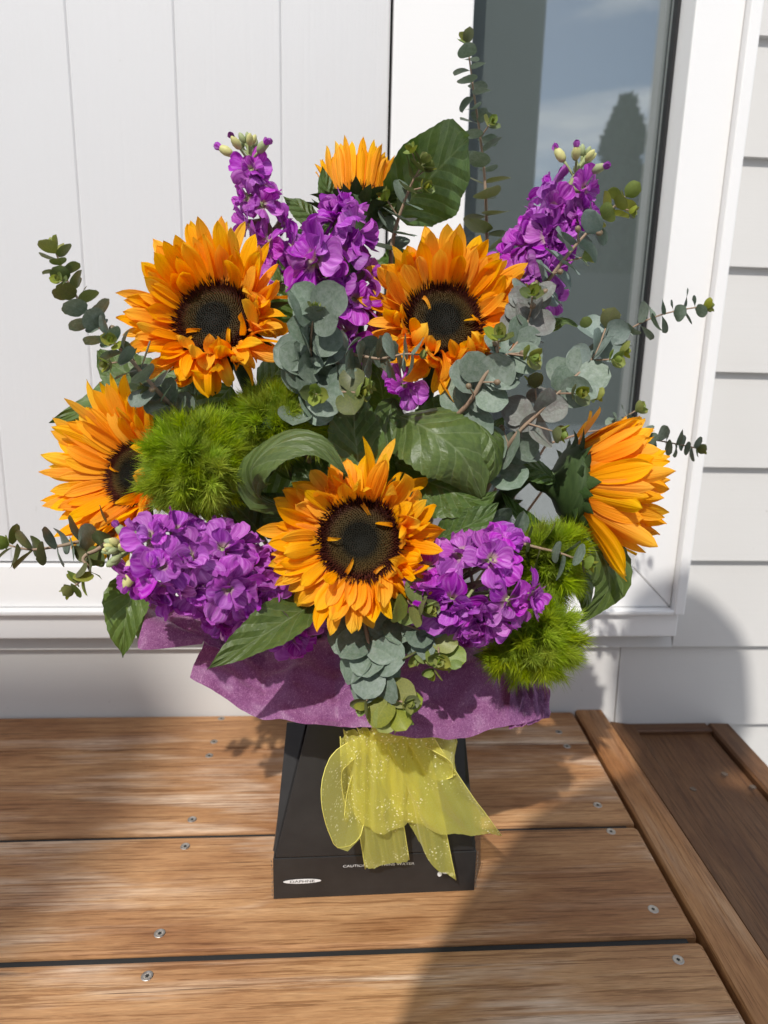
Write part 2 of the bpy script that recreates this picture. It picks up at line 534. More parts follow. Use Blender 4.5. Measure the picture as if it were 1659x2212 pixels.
MAT['wood'] = wood_mat('bench_timber', [(.28, (.27, .125, .050)), (.45, (.39, .200, .085)), (.58, (.48, .268, .122)), (.74, (.58, .37, .20))], C4(.74, .60, .46), .8)
MAT['wood_side'] = wood_mat('edge_timber', [(.28, (.27, .122, .044)), (.45, (.36, .175, .066)), (.58, (.43, .22, .088)), (.74, (.50, .29, .13))], C4(.5, .36, .24), .4)
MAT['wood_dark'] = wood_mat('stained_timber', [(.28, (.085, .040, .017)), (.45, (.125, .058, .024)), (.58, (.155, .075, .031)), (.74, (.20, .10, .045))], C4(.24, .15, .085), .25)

def paint(name, col, rough=.45, grain=(500, .06), dirt=.5, vert=False):
    m = M(name)
    v = m.shift(m.coord(), 6)
    n = m.noise(m.map(v, (3, 3, 3)), 1.0, 5, .6)
    sp = m.noise(m.map(v, (60, 60, 60)), 1.0, 2)
    c = m.mix(m.math('MULTIPLY', m.ramp(n, [(.45, (0, 0, 0)), (.75, (1, 1, 1))]), dirt * .35), col, C4(col[0] * .86, col[1] * .85, col[2] * .82))
    c = m.mix(m.math('MULTIPLY', m.ramp(sp, [(.2, (1, 1, 1)), (.24, (0, 0, 0))]), dirt), c, C4(.42, .40, .37))
    g = m.noise(m.map(v, (900, 60, 14) if vert else (14, 60, 700)), .35, 3)
    g2 = m.noise(m.map(v, (1, 1, 1)), grain[0], 2)
    p = m.n('BsdfPrincipled', Base_Color=c, Roughness=rough, Normal=m.bump(m.math('ADD', g, m.math('MULTIPLY', g2, .6)), grain[1], .002))
    p.inputs['Specular IOR Level'].default_value = .4
    return m.done(p.outputs[0])
MAT['door'] = paint('door_paint', C4(.60, .597, .597), .45, (420, .16), .35, True)
MAT['frame'] = paint('frame_paint', C4(.78, .77, .755), .38, (420, .05), .5)
MAT['siding'] = paint('siding_paint', C4(.60, .585, .56), .5, (420, .08), .7)
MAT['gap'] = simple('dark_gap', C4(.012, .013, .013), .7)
MAT['gasket'] = simple('black_gasket', C4(.008, .008, .009), .5)
def glass_mat():
    m = M('window_glass')
    fr = m.n('LayerWeight', Blend=.5).outputs['Facing']
    fac = m.math('ADD', m.math('MULTIPLY', m.math('POWER', fr, 5.0), .9), .16)
    tr = m.n('BsdfTransparent', Color=C4(.93, .955, .95))
    gl = m.n('BsdfGlossy', Color=C4(1, 1, 1), Roughness=.012)
    return m.done(m.n('MixShader', Fac=fac, i1=tr.outputs[0], i2=gl.outputs[0]).outputs[0])
MAT['glass'] = glass_mat()
MAT['blind'] = simple('grey_blind', C4(.190, .205, .202), .8, .1, bumps=(900, .1))

# ================================================================== the setting
gm = simple('pale_concrete', C4(.55, .54, .52), .85, .2, var=(9, C4(.46, .45, .43)), bumps=(160, .25))
v, f = box(-60, 60, -60, 60, -0.5, -0.45)
tag(mesh('ground', v, f, gm, smooth=False), 'pale concrete ground below the bench', kind='structure')

YW, YF, YD, YG = 0.93, 0.902, 0.912, 0.955       # siding face, frame face, door face, glass
# --- weatherboard wall
wall = thing('house_wall', 'white weatherboard house wall around the door and window', 'wall', (0, YW + .05, -.45))
def wz(px, py, y=YW): return P(px, py, y)[2]
xr_out = P(1561, 614, YF)[0]                      # outer edge of the right architrave
lines = [wz(1640, y) for y in (85, 345, 580, 805, 1008, 1207)]
lines = [lines[0] + (lines[0] - lines[1])] + lines
z_sill = wz(1480, 1357)                           # bottom of the window sill moulding
z_l1, z_l2 = wz(1500, 1390), wz(1480, 1558)
def weatherboard(x0, x1, z0, z1, lap=.012, dy=0.0):
    # bevelled board: thicker foot throws the shadow line
    s = [(x0, YW - .011 - dy, z0), (x0, YW - .002 - dy, z1), (x0, YW + .04, z1), (x0, YW + .04, z0)]
    V = np.array(s + [(x1, p[1], p[2]) for p in s])
    F = [(0, 1, 2, 3), (7, 6, 5, 4), (0, 4, 5, 1), (1, 5, 6, 2), (2, 6, 7, 3), (3, 7, 4, 0)]
    return mesh('weatherboard', V, F, MAT['siding'], wall, smooth=False, loc=np.array([(x0 + x1) / 2, YW, (z0 + z1) / 2]))
zz = sorted(lines + [z_l1], reverse=True)
for a, b in zip(zz[:-1], zz[1:]):
    weatherboard(xr_out + .004, 1.6, b, a + .003)
xj = P(1331, 1470, YW)[0]
weatherboard(-1.6, xj - .0006, z_l2 - .05, z_l1 + .003)
weatherboard(xj + .0006, 1.6, z_l2, z_l1 + .0025)
weatherboard(-1.6, xr_out + .003, z_l1, z_sill + .004, dy=.001)
for k in range(3):
    weatherboard(-1.6 if k else xj + .004, 1.6, z_l2 - .17 * (k + 1) - (0.0 if k else 0), z_l2 - .17 * k + .002)
v, f = box(-1.6, 1.6, YW + .06, YW + .10, -.45, 1.6)
mesh('sheathing', v, f, MAT['gap'], wall, smooth=False)

# --- the white frame round door and window
x_gap0, x_gap1 = P(840, 240, YF)[0], P(846, 240, YF)[0]
x_j1 = P(1014, 240, YF)[0]
x_r0 = P(1437, 614, YF)[0]
z_top = 1.5
z_b1, z_b0 = P(829, 1226, YF)[2], P(829, 1312, YF)[2]
win = thing('sidelight_window', 'tall narrow window in a white frame beside the door reflecting clouds', 'window', ((x_j1 + x_r0) / 2, YF, z_b0))
def fm(name, poly, y0, y1, par=win, mat='frame'):
    V, F = prism(poly, y0, y1)
    o = mesh(name, V, F, MAT[mat], par, smooth=False, loc=V.mean(0))
    b = o.modifiers.new('bevel', 'BEVEL'); b.width = .0018; b.segments = 2; b.limit_method = 'ANGLE'
    return o
w_a = .034                                        # width of the inner frame before the raised edge strip
xr_in = xr_out - .016
z_m = z_b1 + .001
fm('jamb', [(x_gap1, z_b1 + .0005), (x_j1, z_b1 + .0005), (x_j1, z_top), (x_gap1, z_top)], YF, YF + .07)
fm('jamb', [(x_r0, z_m), (xr_in, z_b0), (xr_in, z_top), (x_r0, z_top)], YF, YF + .07)
fm('bottom_rail', [(-1.6, z_b0), (xr_in - .0008, z_b0), (x_r0 - .0008, z_m), (-1.6, z_m)], YF + .0004, YF + .07)
z_c = P(1400, 1330, YF - .014)[2]
fm('edge_strip', [(xr_in + .0005, z_c - .0005), (xr_out, z_c - .0005), (xr_out, z_top), (xr_in + .0005, z_top)], YF - .012, YF + .06)
fm('sill_moulding', [(-1.6, z_c), (xr_in, z_c), (xr_in, z_b0 - .0005), (-1.6, z_b0 - .0005)], YF - .013, YF + .06)
fm('sill_moulding', [(-1.6, z_sill), (xr_out - .004, z_sill), (xr_out - .004, z_c - .001), (-1.6, z_c - .001)], YF - .004, YF + .05)
V, F = box(x_j1 - .004, x_r0 + .006, YG, YG + .004, z_b1 - .01, z_top)
mesh('pane', V, F, MAT['glass'], win, smooth=False)
gk = .0045
for q in ([(x_r0 - gk, z_b1 + .0035), (x_r0 - .0003, z_b1 + .0035), (x_r0 - .0003, z_top), (x_r0 - gk, z_top)], [(x_j1 + .0005, z_b1 + .001), (x_r0 - .0003, z_b1 + .001), (x_r0 - .0003, z_b1 + .003), (x_j1 + .0005, z_b1 + .003)]):
    V, F = prism(q, YG - .012, YG - .0005)
    mesh('gasket', V, F, MAT['gasket'], win, smooth=False)
V, F = box(x_j1 - .01, x_r0 + .0, YG + .018, YG + .020, z_b1 - .01, z_top)
mesh('blind', V, F, MAT['blind'], win, smooth=False)

# --- boarded door
door = thing('front_door', 'white painted door of vertical grooved boards', 'door', (-.4, YD, z_b1))
z_d0 = P(300, 1213, YD)[2]
gx = [P(x, 0, YD)[0] for x in (-330, -97, 140, 374, 606)]
gx = gx + [x_gap0]
for a, b in zip(gx[:-1], gx[1:]):
    g = .0022
    prof = [(a + .0001, YD + .0011), (a + g, YD), (b - g, YD), (b - .0001, YD + .0011), (b - .0001, YD + .03), (a + .0001, YD + .03)]
    V = np.array([(x, y, z) for z in (z_d0, z_top) for x, y in prof])
    n = len(prof)
    F = [tuple(range(n))[::-1], tuple(range(n, 2 * n))] + [(i, (i + 1) % n, n + (i + 1) % n, n + i) for i in range(n)]
    mesh('board', V, F, MAT['door'], door, smooth=False, loc=V.mean(0))
V, F = box(-1.6, x_gap1 + .001, YD + .032, YD + .04, z_b1 - .01, z_top)
mesh('rebate', V, F, MAT['gap'], door, smooth=False)

# --- timber bench
PLY = [Pz(400, y, 0)[1] for y in (1541, 1616, 1803, 2064)]
PLY = [YW - .012] + PLY[1:]
gapb = .0065
bench = thing('timber_bench', 'weathered orange-brown timber bench of wide screwed boards under the box', 'bench', (0, .6, -.45))
A0, A1 = Pz(1234, 1532, 0), Pz(1614, 2212, 0)
def endx(y): return A0[0] + (A1[0] - A0[0]) * (y - A0[1]) / (A1[1] - A0[1])
SCREW = []
def plank(y0, y1, x0, mat='wood', drop=0.0):
    """board along x with rounded edges and a skewed right end"""
    r = .0035
    cs = [(y0, -.03), (y0, -r), (y0 + r * .3, -r * .3), (y0 + r, 0), (y1 - r, 0), (y1 - r * .3, -r * .3), (y1, -r), (y1, -.03)]
    V = []
    for k, x in enumerate((x0, None, None)):
        for (y, z) in cs:
            e = endx(y)
            V.append(((x0, e - .004, e)[k], y, z - drop - (.0025 if k == 2 else 0) * (z > -.02)))
    n = len(cs)
    F = [tuple(range(n)), tuple(range(3 * n - 1, 2 * n - 1, -1))]
    for s in range(2):
        for i in range(n):
            j = (i + 1) % n
            F.append((s * n + i, s * n + n + i, s * n + n + j, s * n + j))
    V = np.array(V, float)
    F = [q[::-1] for q in F]
    return mesh('plank', V, F, MAT[mat], bench, smooth=False, loc=np.array([0, (y0 + y1) / 2, 0]))
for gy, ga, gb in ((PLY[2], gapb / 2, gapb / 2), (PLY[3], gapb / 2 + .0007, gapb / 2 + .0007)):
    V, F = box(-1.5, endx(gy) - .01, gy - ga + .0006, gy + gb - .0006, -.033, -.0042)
    mesh('gap_shade_strip', V, F, MAT['gap'], bench, smooth=False)  # dark strip standing in for the shade between the boards
planks = []
planks.append(plank(PLY[1] + .0012, PLY[0], -1.5))
planks.append(plank(PLY[2] + gapb / 2, PLY[1] - .0012, -1.5))
planks.append(plank(PLY[3] + gapb / 2 + .0007, PLY[2] - gapb / 2, -1.5))
planks.append(plank(PLY[3] - .165, PLY[3] - gapb / 2 - .0007, -1.5))
planks.append(plank(PLY[3] - .34, PLY[3] - .171, -1.5))
# border board along the end of the bench
B0, B1 = Pz(1302, 1533, 0), Pz(1659, 2068, 0)
dirA = nrm(A1 - A0)
def strip_board(name, a0, a1, b0, b1, z, th, mat, par, r=.003):
    """long board between edge lines a (left) and b (right), far end first"""
    V = []
    for (a, b) in ((a0, b0), (a1, b1)):
        s = nrm(b - a)
        for (q, dz) in ((a, -th), (a, -r), (a + s * r, 0), (b - s * r, 0), (b, -r), (b, -th)):
            V.append((q[0], q[1], z + dz))
    n = 6
    F = [tuple(range(n)), tuple(range(2 * n - 1, n - 1, -1))]
    for i in range(n):
        j = (i + 1) % n
        F.append((i, n + i, n + j, j))
    V = np.array(V)
    c = V.mean(0)
    d = nrm(np.array([a1[0] - a0[0], a1[1] - a0[1], 0]))
    R = np.array([[d[0], -d[1], 0], [d[1], d[0], 0], [0, 0, 1]])
    me = bpy.data.meshes.new(name)
    me.from_pydata(((V - c) @ R).tolist(), [], F)
    me.materials.append(MAT[mat])
    o = bpy.data.objects.new(name, me)
    link(o, par)
    o.location = tuple(c - root_of(par))
    o.rotation_euler = (0, 0, math.atan2(d[1], d[0]))
    return o
ext = dirA * .25
gA = np.array([.006, 0, 0])
strip_board('plank', A0 + gA + (A0 - A1) * .0, A1 + ext + gA, B0, B1 + nrm(B1 - B0) * .4, 0, .035, 'wood_side', bench)
V, F = box(-1.5, A0[0] - .01, PLY[3] - .33, PLY[0] - .002, -.075, -.034)
mesh('seat_frame', V, F, MAT['wood_dark'], bench, smooth=False)
for lx in (-1.35, .12):
    for ly in (.33, .80):
        V, F = box(lx, lx + .07, ly, ly + .07, -.45, -.076, .003)
        mesh('leg', V, F, MAT['wood_side'], bench, smooth=False)
screw_m = simple('screw_steel', C4(.62, .59, .54), .35, .5, 1.0, var=(300, C4(.25, .22, .19)))
rec_m = simple('screw_recess', C4(.02, .018, .015), .7)
_sv, _sf, _su = lathe(np.zeros(3), (0, 0, 1), [(-.001, .0042), (.0002, .0042), (.0006, .0037), (.0003, .0028), (.0002, .0026)], 14)
_ring = bpy.data.meshes.new('screw'); _ring.from_pydata(_sv.tolist(), [], _sf); _ring.materials.append(screw_m)
_st = []
for k in range(12):
    r_ = .0022 if k % 2 == 0 else .0012
    _st.append((r_ * math.cos(k * math.pi / 6), r_ * math.sin(k * math.pi / 6), .0004))
_star = bpy.data.meshes.new('recess'); _star.from_pydata(_st, [], [tuple(range(12))]); _star.materials.append(rec_m)
for (px, py) in ((478, 1552), (462, 1602), (452, 1632), (415, 1770), (400, 1828), (345, 2016), (318, 2108), (1207, 1581), (1225, 1612), (1291, 1739), (1320, 1796), (1411, 1964), (1465, 2073)):
    q = Pz(px, py, 0)
    pl = min(planks, key=lambda o: abs(o.location.y + bench.location.y - q[1]))
    o = bpy.data.objects.new('screw', _ring); link(o, pl); o.scale = (1.25, 1.25, 1)
    o.location = tuple(q + np.array([0, 0, -.0001]) - root_of(pl))
    # the recess is part of the same screw
    t_ = bpy.data.objects.new('screw_recess', _star); link(t_, pl)
    t_.location = o.location; t_.rotation_euler = (0, 0, rng.uniform(0, 1))

# --- lower timber box beside the bench
ZL = -.020
step = thing('timber_step_box', 'dark stained timber box with a raised rim right of the bench', 'box', (.5, .7, -.45))
C0, C1 = Pz(1381, 1581, ZL), Pz(1552, 1843, ZL)
D0, D1 = Pz(1577, 1563, ZL), Pz(1659, 1651, ZL)
cd, dd = nrm(C1 - C0), nrm(D1 - D0)
L0 = Pz(1334, 1563, ZL - .004)
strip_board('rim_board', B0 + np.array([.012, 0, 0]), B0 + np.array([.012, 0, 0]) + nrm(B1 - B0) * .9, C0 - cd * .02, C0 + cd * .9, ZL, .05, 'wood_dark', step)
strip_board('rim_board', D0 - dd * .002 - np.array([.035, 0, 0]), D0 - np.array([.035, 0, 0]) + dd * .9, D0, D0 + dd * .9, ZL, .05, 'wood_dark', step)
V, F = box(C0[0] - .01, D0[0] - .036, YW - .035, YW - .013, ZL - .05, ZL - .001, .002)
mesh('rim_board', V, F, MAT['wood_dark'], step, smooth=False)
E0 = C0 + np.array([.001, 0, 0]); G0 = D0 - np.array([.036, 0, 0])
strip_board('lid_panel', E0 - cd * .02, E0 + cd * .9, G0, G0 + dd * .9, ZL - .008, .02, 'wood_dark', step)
_dull = _ring.copy(); _dull.materials.clear(); _dull.materials.append(simple('dull_screw', C4(.16, .12, .09), .5, .4, .6))
for (px, py, z_) in ((1565, 1672, ZL), (1626, 1700, ZL), (1497, 1705, ZL - .008)):
    o = bpy.data.objects.new('screw', _dull); link(o, step)
    o.location = tuple(Pz(px, py, z_) + np.array([0, 0, .0005]) - root_of(step))

# ================================================================== the flower box
BFc = Pz(806, 1934, 0)
BY = BFc[1]                                       # front of the box foot
NECK = np.array([P(815, 1560, BY + .02)[0], BY + .085, .20])
def card_mat():
    m = M('black_cardboard')
    w = m.noise(m.map(m.coord(), (60, 900, 900)), 1.0, 3)
    s = m.noise(m.coord(), 30, 4)
    c = m.ramp(s, [(.3, (.017, .0165, .0165)), (.75, (.028, .027, .0265))])
    p = m.n('BsdfPrincipled', Base_Color=c, Roughness=.42, Normal=m.bump(w, .12, .0008))
    p.inputs['Specular IOR Level'].default_value = .5
    return m.done(p.outputs[0])
MAT['card'] = card_mat()
MAT['kraft'] = simple('kraft_edge', C4(.20, .15, .11), .8)
MAT['ink'] = simple('white_print', C4(.75, .75, .74), .5)
MAT['ink_dark'] = simple('dark_print', C4(.05, .05, .05), .5)
fbox = thing('flower_box', 'black cardboard flower box tied with a yellow ribbon on the bench', 'box', (BFc[0], BY + .09, 0))
xl, xr = Pz(591, 1941, 0)[0], Pz(1024, 1922, 0)[0]
yl, yr = Pz(591, 1941, 0)[1], Pz(1024, 1922, 0)[1]
dyr = (yr - yl)
def q4(name, pts, mat='card', th=.002, par=fbox):
    V = np.array(pts, float)
    o = mesh(name, V, [(0, 1, 2, 3)], MAT[mat], par, smooth=False, loc=V.mean(0))
    s = o.modifiers.new('solid', 'SOLIDIFY'); s.thickness = th; s.offset = 0
    b = o.modifiers.new('bevel', 'BEVEL'); b.width = .0006; b.segments = 2
    return o
zb = .046                                         # top of the upright band
DEP = .185
def bp(u, w, z, ins=0.0):                         # u 0..1 across, w 0..1 deep
    x = xl + (xr - xl) * u
    return np.array([x, yl + dyr * u + DEP * w, z])
foot = [bp(0, 0, 0), bp(1, 0, 0), bp(1, 1, 0), bp(0, 1, 0)]
band = [bp(0, 0, zb), bp(1, 0, zb), bp(1, 1, zb), bp(0, 1, zb)]
topz = .205
tl, tr = P(672, 1560, BY + .022), P(958, 1560, BY + .022)
tl[2] = tr[2] = topz
tw = tr[0] - tl[0]
tops = [np.array([tl[0], BY + .022, topz]), np.array([tr[0], BY + .022, topz]), np.array([tr[0], BY + .022 + .135, topz]), np.array([tl[0], BY + .022 + .135, topz])]
q4('front_band', [foot[0], foot[1], band[1], band[0]])
q4('side_band', [foot[1] + np.array([-.0012, .001, 0]), foot[2] + np.array([-.0012, -.001, 0]), band[2] + np.array([-.0012, -.001, 0]), band[1] + np.array([-.0012, .001, 0])])
q4('side_band', [foot[3] + np.array([.0012, -.001, 0]), foot[0] + np.array([.0012, .001, 0]), band[0] + np.array([.0012, .001, 0]), band[3] + np.array([.0012, -.001, 0])])
q4('back_band', [foot[2], foot[3], band[3], band[2]])
e = np.array([0, 0, .0012])
ins = np.array([.008, 0, 0])
q4('front_panel', [band[0] + e + ins * .3, band[1] + e - ins * .3, tops[1] - ins * .4, tops[0] + ins * .4])
q4('side_panel', [band[3] + e, band[0] + e + np.array([0, .008, 0]), tops[0] + np.array([.004, .03, 0]), tops[3] + np.array([.0, 0, 0])])
q4('side_panel', [band[1] + e + np.array([0, .008, 0]), band[2] + e, tops[2] + np.array([.0, 0, 0]), tops[1] + np.array([-.004, .03, 0])])
q4('gusset', [band[0] + e + np.array([.0005, .0025, 0]), band[0] + e + np.array([.009, .0035, 0]), P(662, 1560, BY + .036), P(620, 1560, BY + .040)])
q4('gusset', [band[1] + e + np.array([-.009, .0035, 0]), band[1] + e + np.array([-.0005, .0025, 0]), P(1002, 1560, BY + .040), P(966, 1560, BY + .036)])
q4('back_panel', [band[2] + e, band[3] + e, tops[3], tops[2]])
# loose paper fibres along the cut front corners
for u in (0.0, 1.0):
    for k in range(9):
        a = bp(u, 0, .004 + k * .0048) + np.array([(-.0012 if u == 0 else .0012), -.0008, 0])
        V, F, U = tube([a, a + np.array([rng.uniform(-.001, .001), -.0006, .0035])], [.0005, .0003], 5, 4)
        mesh('torn_edge', V, F, MAT['kraft'], fbox)
def text(body, size, p0, right, up, mat, par, name='lettering', squash=1.0):
    cu = bpy.data.curves.new('t', 'FONT')
    cu.body = body
    cu.size = 1.0
    cu.align_x = 'CENTER'; cu.align_y = 'CENTER'
    to = bpy.data.objects.new('t', cu)
    COL.objects.link(to)
    dg = bpy.context.evaluated_depsgraph_get()
    me = bpy.data.meshes.new_from_object(to.evaluated_get(dg))
    bpy.data.objects.remove(to)
    right, up = nrm(right), nrm(up)
    nn = np.cross(right, up)
    for vv in me.vertices:
        q = p0 + right * vv.co[0] * size + up * vv.co[1] * size * squash
        vv.co = tuple(q - p0)
    me.materials.clear(); me.materials.append(MAT[mat])
    me.name = name
    o = bpy.data.objects.new(name, me)
    link(o, par)
    o.location = tuple(p0 - root_of(par))
    return o
fr = nrm(foot[1] - foot[0]); fn = np.cross(fr, [0, 0, 1])
def onband(px, py):
    d = ray(px, py)
    t = ((foot[0] - EYE) @ fn) / (d @ fn)
    return EYE + d * t + fn * .0016
q = onband(653, 1901)
th = np.linspace(0, 2 * np.pi, 33)[:-1]
V = np.array([q + fr * .0185 * np.cos(a) + np.array([0, 0, 1]) * .0026 * np.sin(a) for a in th])
emb = mesh('printed_oval', V, [tuple(range(32))], MAT['ink'], fbox, smooth=False, loc=q)
text('DAPHNE', .0062, q + fn * .0004, fr, (0, 0, 1), 'ink_dark', fbox, squash=.62)
text('CAUTION CONTAINS WATER', .0052, onband(818, 1866), fr, (0, 0, 1), 'ink', fbox, squash=.72)
q = onband(962, 1885)
for k, (dx, dz, rx, rz) in enumerate(((-.006, 0, .0022, .003), (0, .0012, .0034, .0012), (.006, -.001, .0024, .0022))):
    V = np.array([q + fr * (dx + rx * np.cos(a)) + np.array([0, 0, 1]) * (dz + rz * np.sin(a)) for a in th[::2]])
    mesh('printed_mark', V, [tuple(range(16))], MAT['ink'], fbox, smooth=False, loc=q)

# ------------------------------------------------------------------ sheets of paper and ribbon
def sheet(top, bot, nu, nv, fold=None, sag=0.0):
    a, b = spline(top, nu), spline(bot, nu)
    s = np.linspace(0, 1, nv + 1)
    V = a[:, None] * (1 - s)[None, :, None] + b[:, None] * s[None, :, None]
    ux = np.linspace(0, 1, nu + 1)
    n = nrm(np.cross(b[-1] - a[0], b[0] - a[-1]))
    if n @ CF > 0: n = -n
    if fold is not None:
        V = V + n * fold(ux[:, None], s[None])[..., None]
    if sag:
        V = V + n * (sag * np.sin(np.pi * s))[None, :, None]
    uv = np.stack(np.broadcast_arrays(ux[:, None], s[None]), -1)
    return V.reshape(-1, 3), grid_faces(nu, nv), uv.reshape(-1, 2)

def tissue_mat():
    m = M('purple_tissue')
    v = m.coord()
    f1 = m.noise(m.map(v, (700, 260, 700)), 1.0, 3, .7, 1.5)
    f2 = m.noise(m.map(v, (22, 22, 22)), 1.0, 4)
    c = m.ramp(f1, [(.35, (.225, .066, .200)), (.55, (.335, .120, .285)), (.72, (.62, .35, .55))])
    c = m.mix(m.ramp(f2, [(.4, (0, 0, 0)), (.75, (.2, .2, .2))]), c, C4(.30, .11, .28))
    p = m.n('BsdfPrincipled', Base_Color=c, Roughness=.5, Normal=m.bump(m.math('ADD', m.math('MULTIPLY', f1, .25), m.math('MULTIPLY', f2, .5)), .3, .0012))
    p.inputs['Sheen Weight'].default_value = .35
    p.inputs['Sheen Roughness'].default_value = .4
    t = m.n('BsdfTranslucent', Color=m.mix(1.0, c, C4(1.2, .9, 1.2), 'MULTIPLY'))
    return m.done(m.n('MixShader', Fac=.34, i1=p.outputs[0], i2=t.outputs[0]).outputs[0])
MAT['tissue'] = tissue_mat()
wrap = thing('tissue_paper_wrap', 'purple tissue paper collar flaring round the neck of the flower box', 'wrapping paper', NECK - [0, 0, .01])
YB = BY                                            # bouquet depth reference
def crumple(u, s, seed, amp):
    r = np.random.default_rng(seed)
    h = 0 * u * s
    for k in range(16):
        a = r.uniform(0, math.pi); fq = r.uniform(1.5, 6) ; p0 = r.uniform(0, 1)
        x = (u * 2.2 * math.cos(a) + s * math.sin(a)) * fq + p0 + .15 * np.sin(5 * u + 3 * s + k)
        h = h + (np.abs((x % 1) - .5) - .25) * amp / fq * 2.2
    return h
def creases(lines, amp, soft=.035):
    def g(u, s):
        h = 0 * u * s
        for (u0, u1, a) in lines:
            c = u0 + (u1 - u0) * s
            h = h + a * amp * np.exp(-np.abs(u - c) / soft)
        return h * (s ** .7) * (1 - .75 * s ** 3) + crumple(u, s, len(lines), .0060)
    return g
def pts(*a): return [P(*q) for q in a]
V, F, U = sheet(pts((470, 1325, YB + .05), (590, 1370, YB + .035), (720, 1350, YB + .03), (850, 1330, YB + .03), (980, 1330, YB + .035), (1100, 1370, YB + .05)),
                pts((410, 1460, YB - .035), (530, 1532, YB - .045), (640, 1563, YB - .055), (790, 1578, YB - .062), (938, 1599, YB - .066), (1060, 1580, YB - .055), (1188, 1549, YB - .038)),
                130, 40, creases([(.16, .22, -.8), (.30, .26, 1), (.38, .42, -1.1), (.46, .47, .9), (.60, .52, .6), (.68, .70, -.6), (.78, .88, .8), (.9, .93, -.6)], .011), .006)
mesh('paper_sheet', V, F, MAT['tissue'], wrap, U)
V, F, U = sheet(pts((325, 1300, YB + .0), (420, 1330, YB + .02), (560, 1390, YB + .03)),
                pts((312, 1404, YB - .05), (437, 1388, YB - .02), (580, 1480, YB + .01)),
                40, 20, creases([(.2, .35, 1), (.5, .6, -1)], .012), .006)
mesh('paper_sheet', V, F, MAT['tissue'], wrap, U)
V, F, U = sheet(pts((318, 1312, YB - .012), (380, 1350, YB - .025), (437, 1389, YB - .03)),
                pts((297, 1388, YB - .052), (312, 1404, YB - .06), (437, 1391, YB - .032)),
                16, 6, None, .008)
mesh('paper_sheet', V, F, MAT['tissue'], wrap, U)
V, F, U = sheet(pts((1085, 1370, YB + .02), (1140, 1420, YB + .01), (1180, 1470, YB - .01)),
                pts((1100, 1575, YB - .050), (1150, 1562, YB - .044), (1190, 1546, YB - .036)),
                16, 10, creases([(.4, .6, 1)], .008), .004)
mesh('paper_sheet', V, F, MAT['tissue'], wrap, U)
# the cup of paper round the stems, seen in gaps between the flowers
def cup_sheet(a0, a1, r0, r1, z0, z1, seed):
    r = np.random.default_rng(seed)
    nu, nv = 40, 10
    V = []
    for i in range(nu + 1):
        t = a0 + (a1 - a0) * i / nu
        wv = .12 * math.sin(9 * t + seed) + .06 * math.sin(21 * t)
        for j in range(nv + 1):
            s = j / nv
            rr = r0 + (r1 - r0) * s * (1 + wv)
            V.append(NECK + np.array([rr * math.cos(t), rr * .85 * math.sin(t), z0 + (z1 - z0) * s ** .8]))
    return np.array(V), grid_faces(nu, nv), [(i / nu, j / nv) for i in range(nu + 1) for j in range(nv + 1)]
V, F, U = cup_sheet(rad(20), rad(175), .055, .10, -.02, .135, 3)
mesh('paper_sheet', V, F, MAT['tissue'], wrap, U)
V, F, U = cup_sheet(rad(175), rad(380), .05, .085, -.03, .05, 5)
mesh('paper_sheet', V, F, MAT['tissue'], wrap, U)
V, F, U = sheet(pts((455, 900, YB + .10), (530, 895, YB + .11)), pts((470, 985, YB + .09), (540, 980, YB + .10)), 8, 8, None, .004)
mesh('paper_sheet', V, F, MAT['tissue'], wrap, U)

def organza_mat():
    m = M('yellow_organza')
    v = m.coord()
    w = m.noise(m.map(v, (900, 900, 900)), 1.0, 2)
    sp = m.n('TexVoronoi', Vector=v, Scale=300.0).outputs['Distance']
    band = m.noise(m.map(v, (26, 26, 26)), 1.0, 3)
    lw = m.n('LayerWeight', Blend=.35).outputs['Facing']
    c = m.ramp(w, [(.3, (.98, .92, .13)), (.7, (1.0, .98, .27))])
    d = m.n('BsdfPrincipled', Base_Color=c, Roughness=.35)
    d.inputs['Sheen Weight'].default_value = .3
    t = m.n('BsdfTranslucent', Color=c)
    s = m.n('MixShader', Fac=.45, i1=d.outputs[0], i2=t.outputs[0])
    g = m.n('BsdfPrincipled', Base_Color=C4(1, 1, .70), Roughness=.25)
    spk = m.math('MULTIPLY', m.ramp(sp, [(.20, (1, 1, 1)), (.30, (0, 0, 0))]), m.ramp(band, [(.46, (0, 0, 0)), (.56, (1, 1, 1))]))  # pale dots painted in as glints of light on the weave
    s2 = m.n('MixShader', Fac=m.math('MULTIPLY', spk, .75), i1=s.outputs[0], i2=g.outputs[0])
    tr = m.n('BsdfTransparent', Color=C4(1, .97, .72))
    op = m.math('ADD', m.math('MULTIPLY', lw, .35), m.math('ADD', .47, m.math('MULTIPLY', spk, .5)))
    return m.done(m.n('MixShader', Fac=m.math('MINIMUM', op, 1.0), i1=tr.outputs[0], i2=s2.outputs[0]).outputs[0])
MAT['organza'] = organza_mat()
MAT['cord'] = simple('ribbon_edge', C4(.83, .76, .18), .4)
bow = thing('organza_ribbon_bow', 'sheer yellow organza ribbon bow hanging down the front of the black box', 'ribbon', P(830, 1600, YB - .01))
def rib(name, top, bot, nu=40, nv=22, fold=None, sag=.0, edge=(0, 1)):
    V, F, U = sheet(top, bot, nu, nv, fold, sag)
    o = mesh(name, V, F, MAT['organza'], bow, U)
    G = V.reshape(nu + 1, nv + 1, 3)
    for e_ in edge:
        v_, f_, u_ = tube(G[0 if e_ == 0 else nu][::2], [.0004], 5, nv)
        mesh('edge_cord', v_, f_, MAT['cord'], o, u_)
    return o
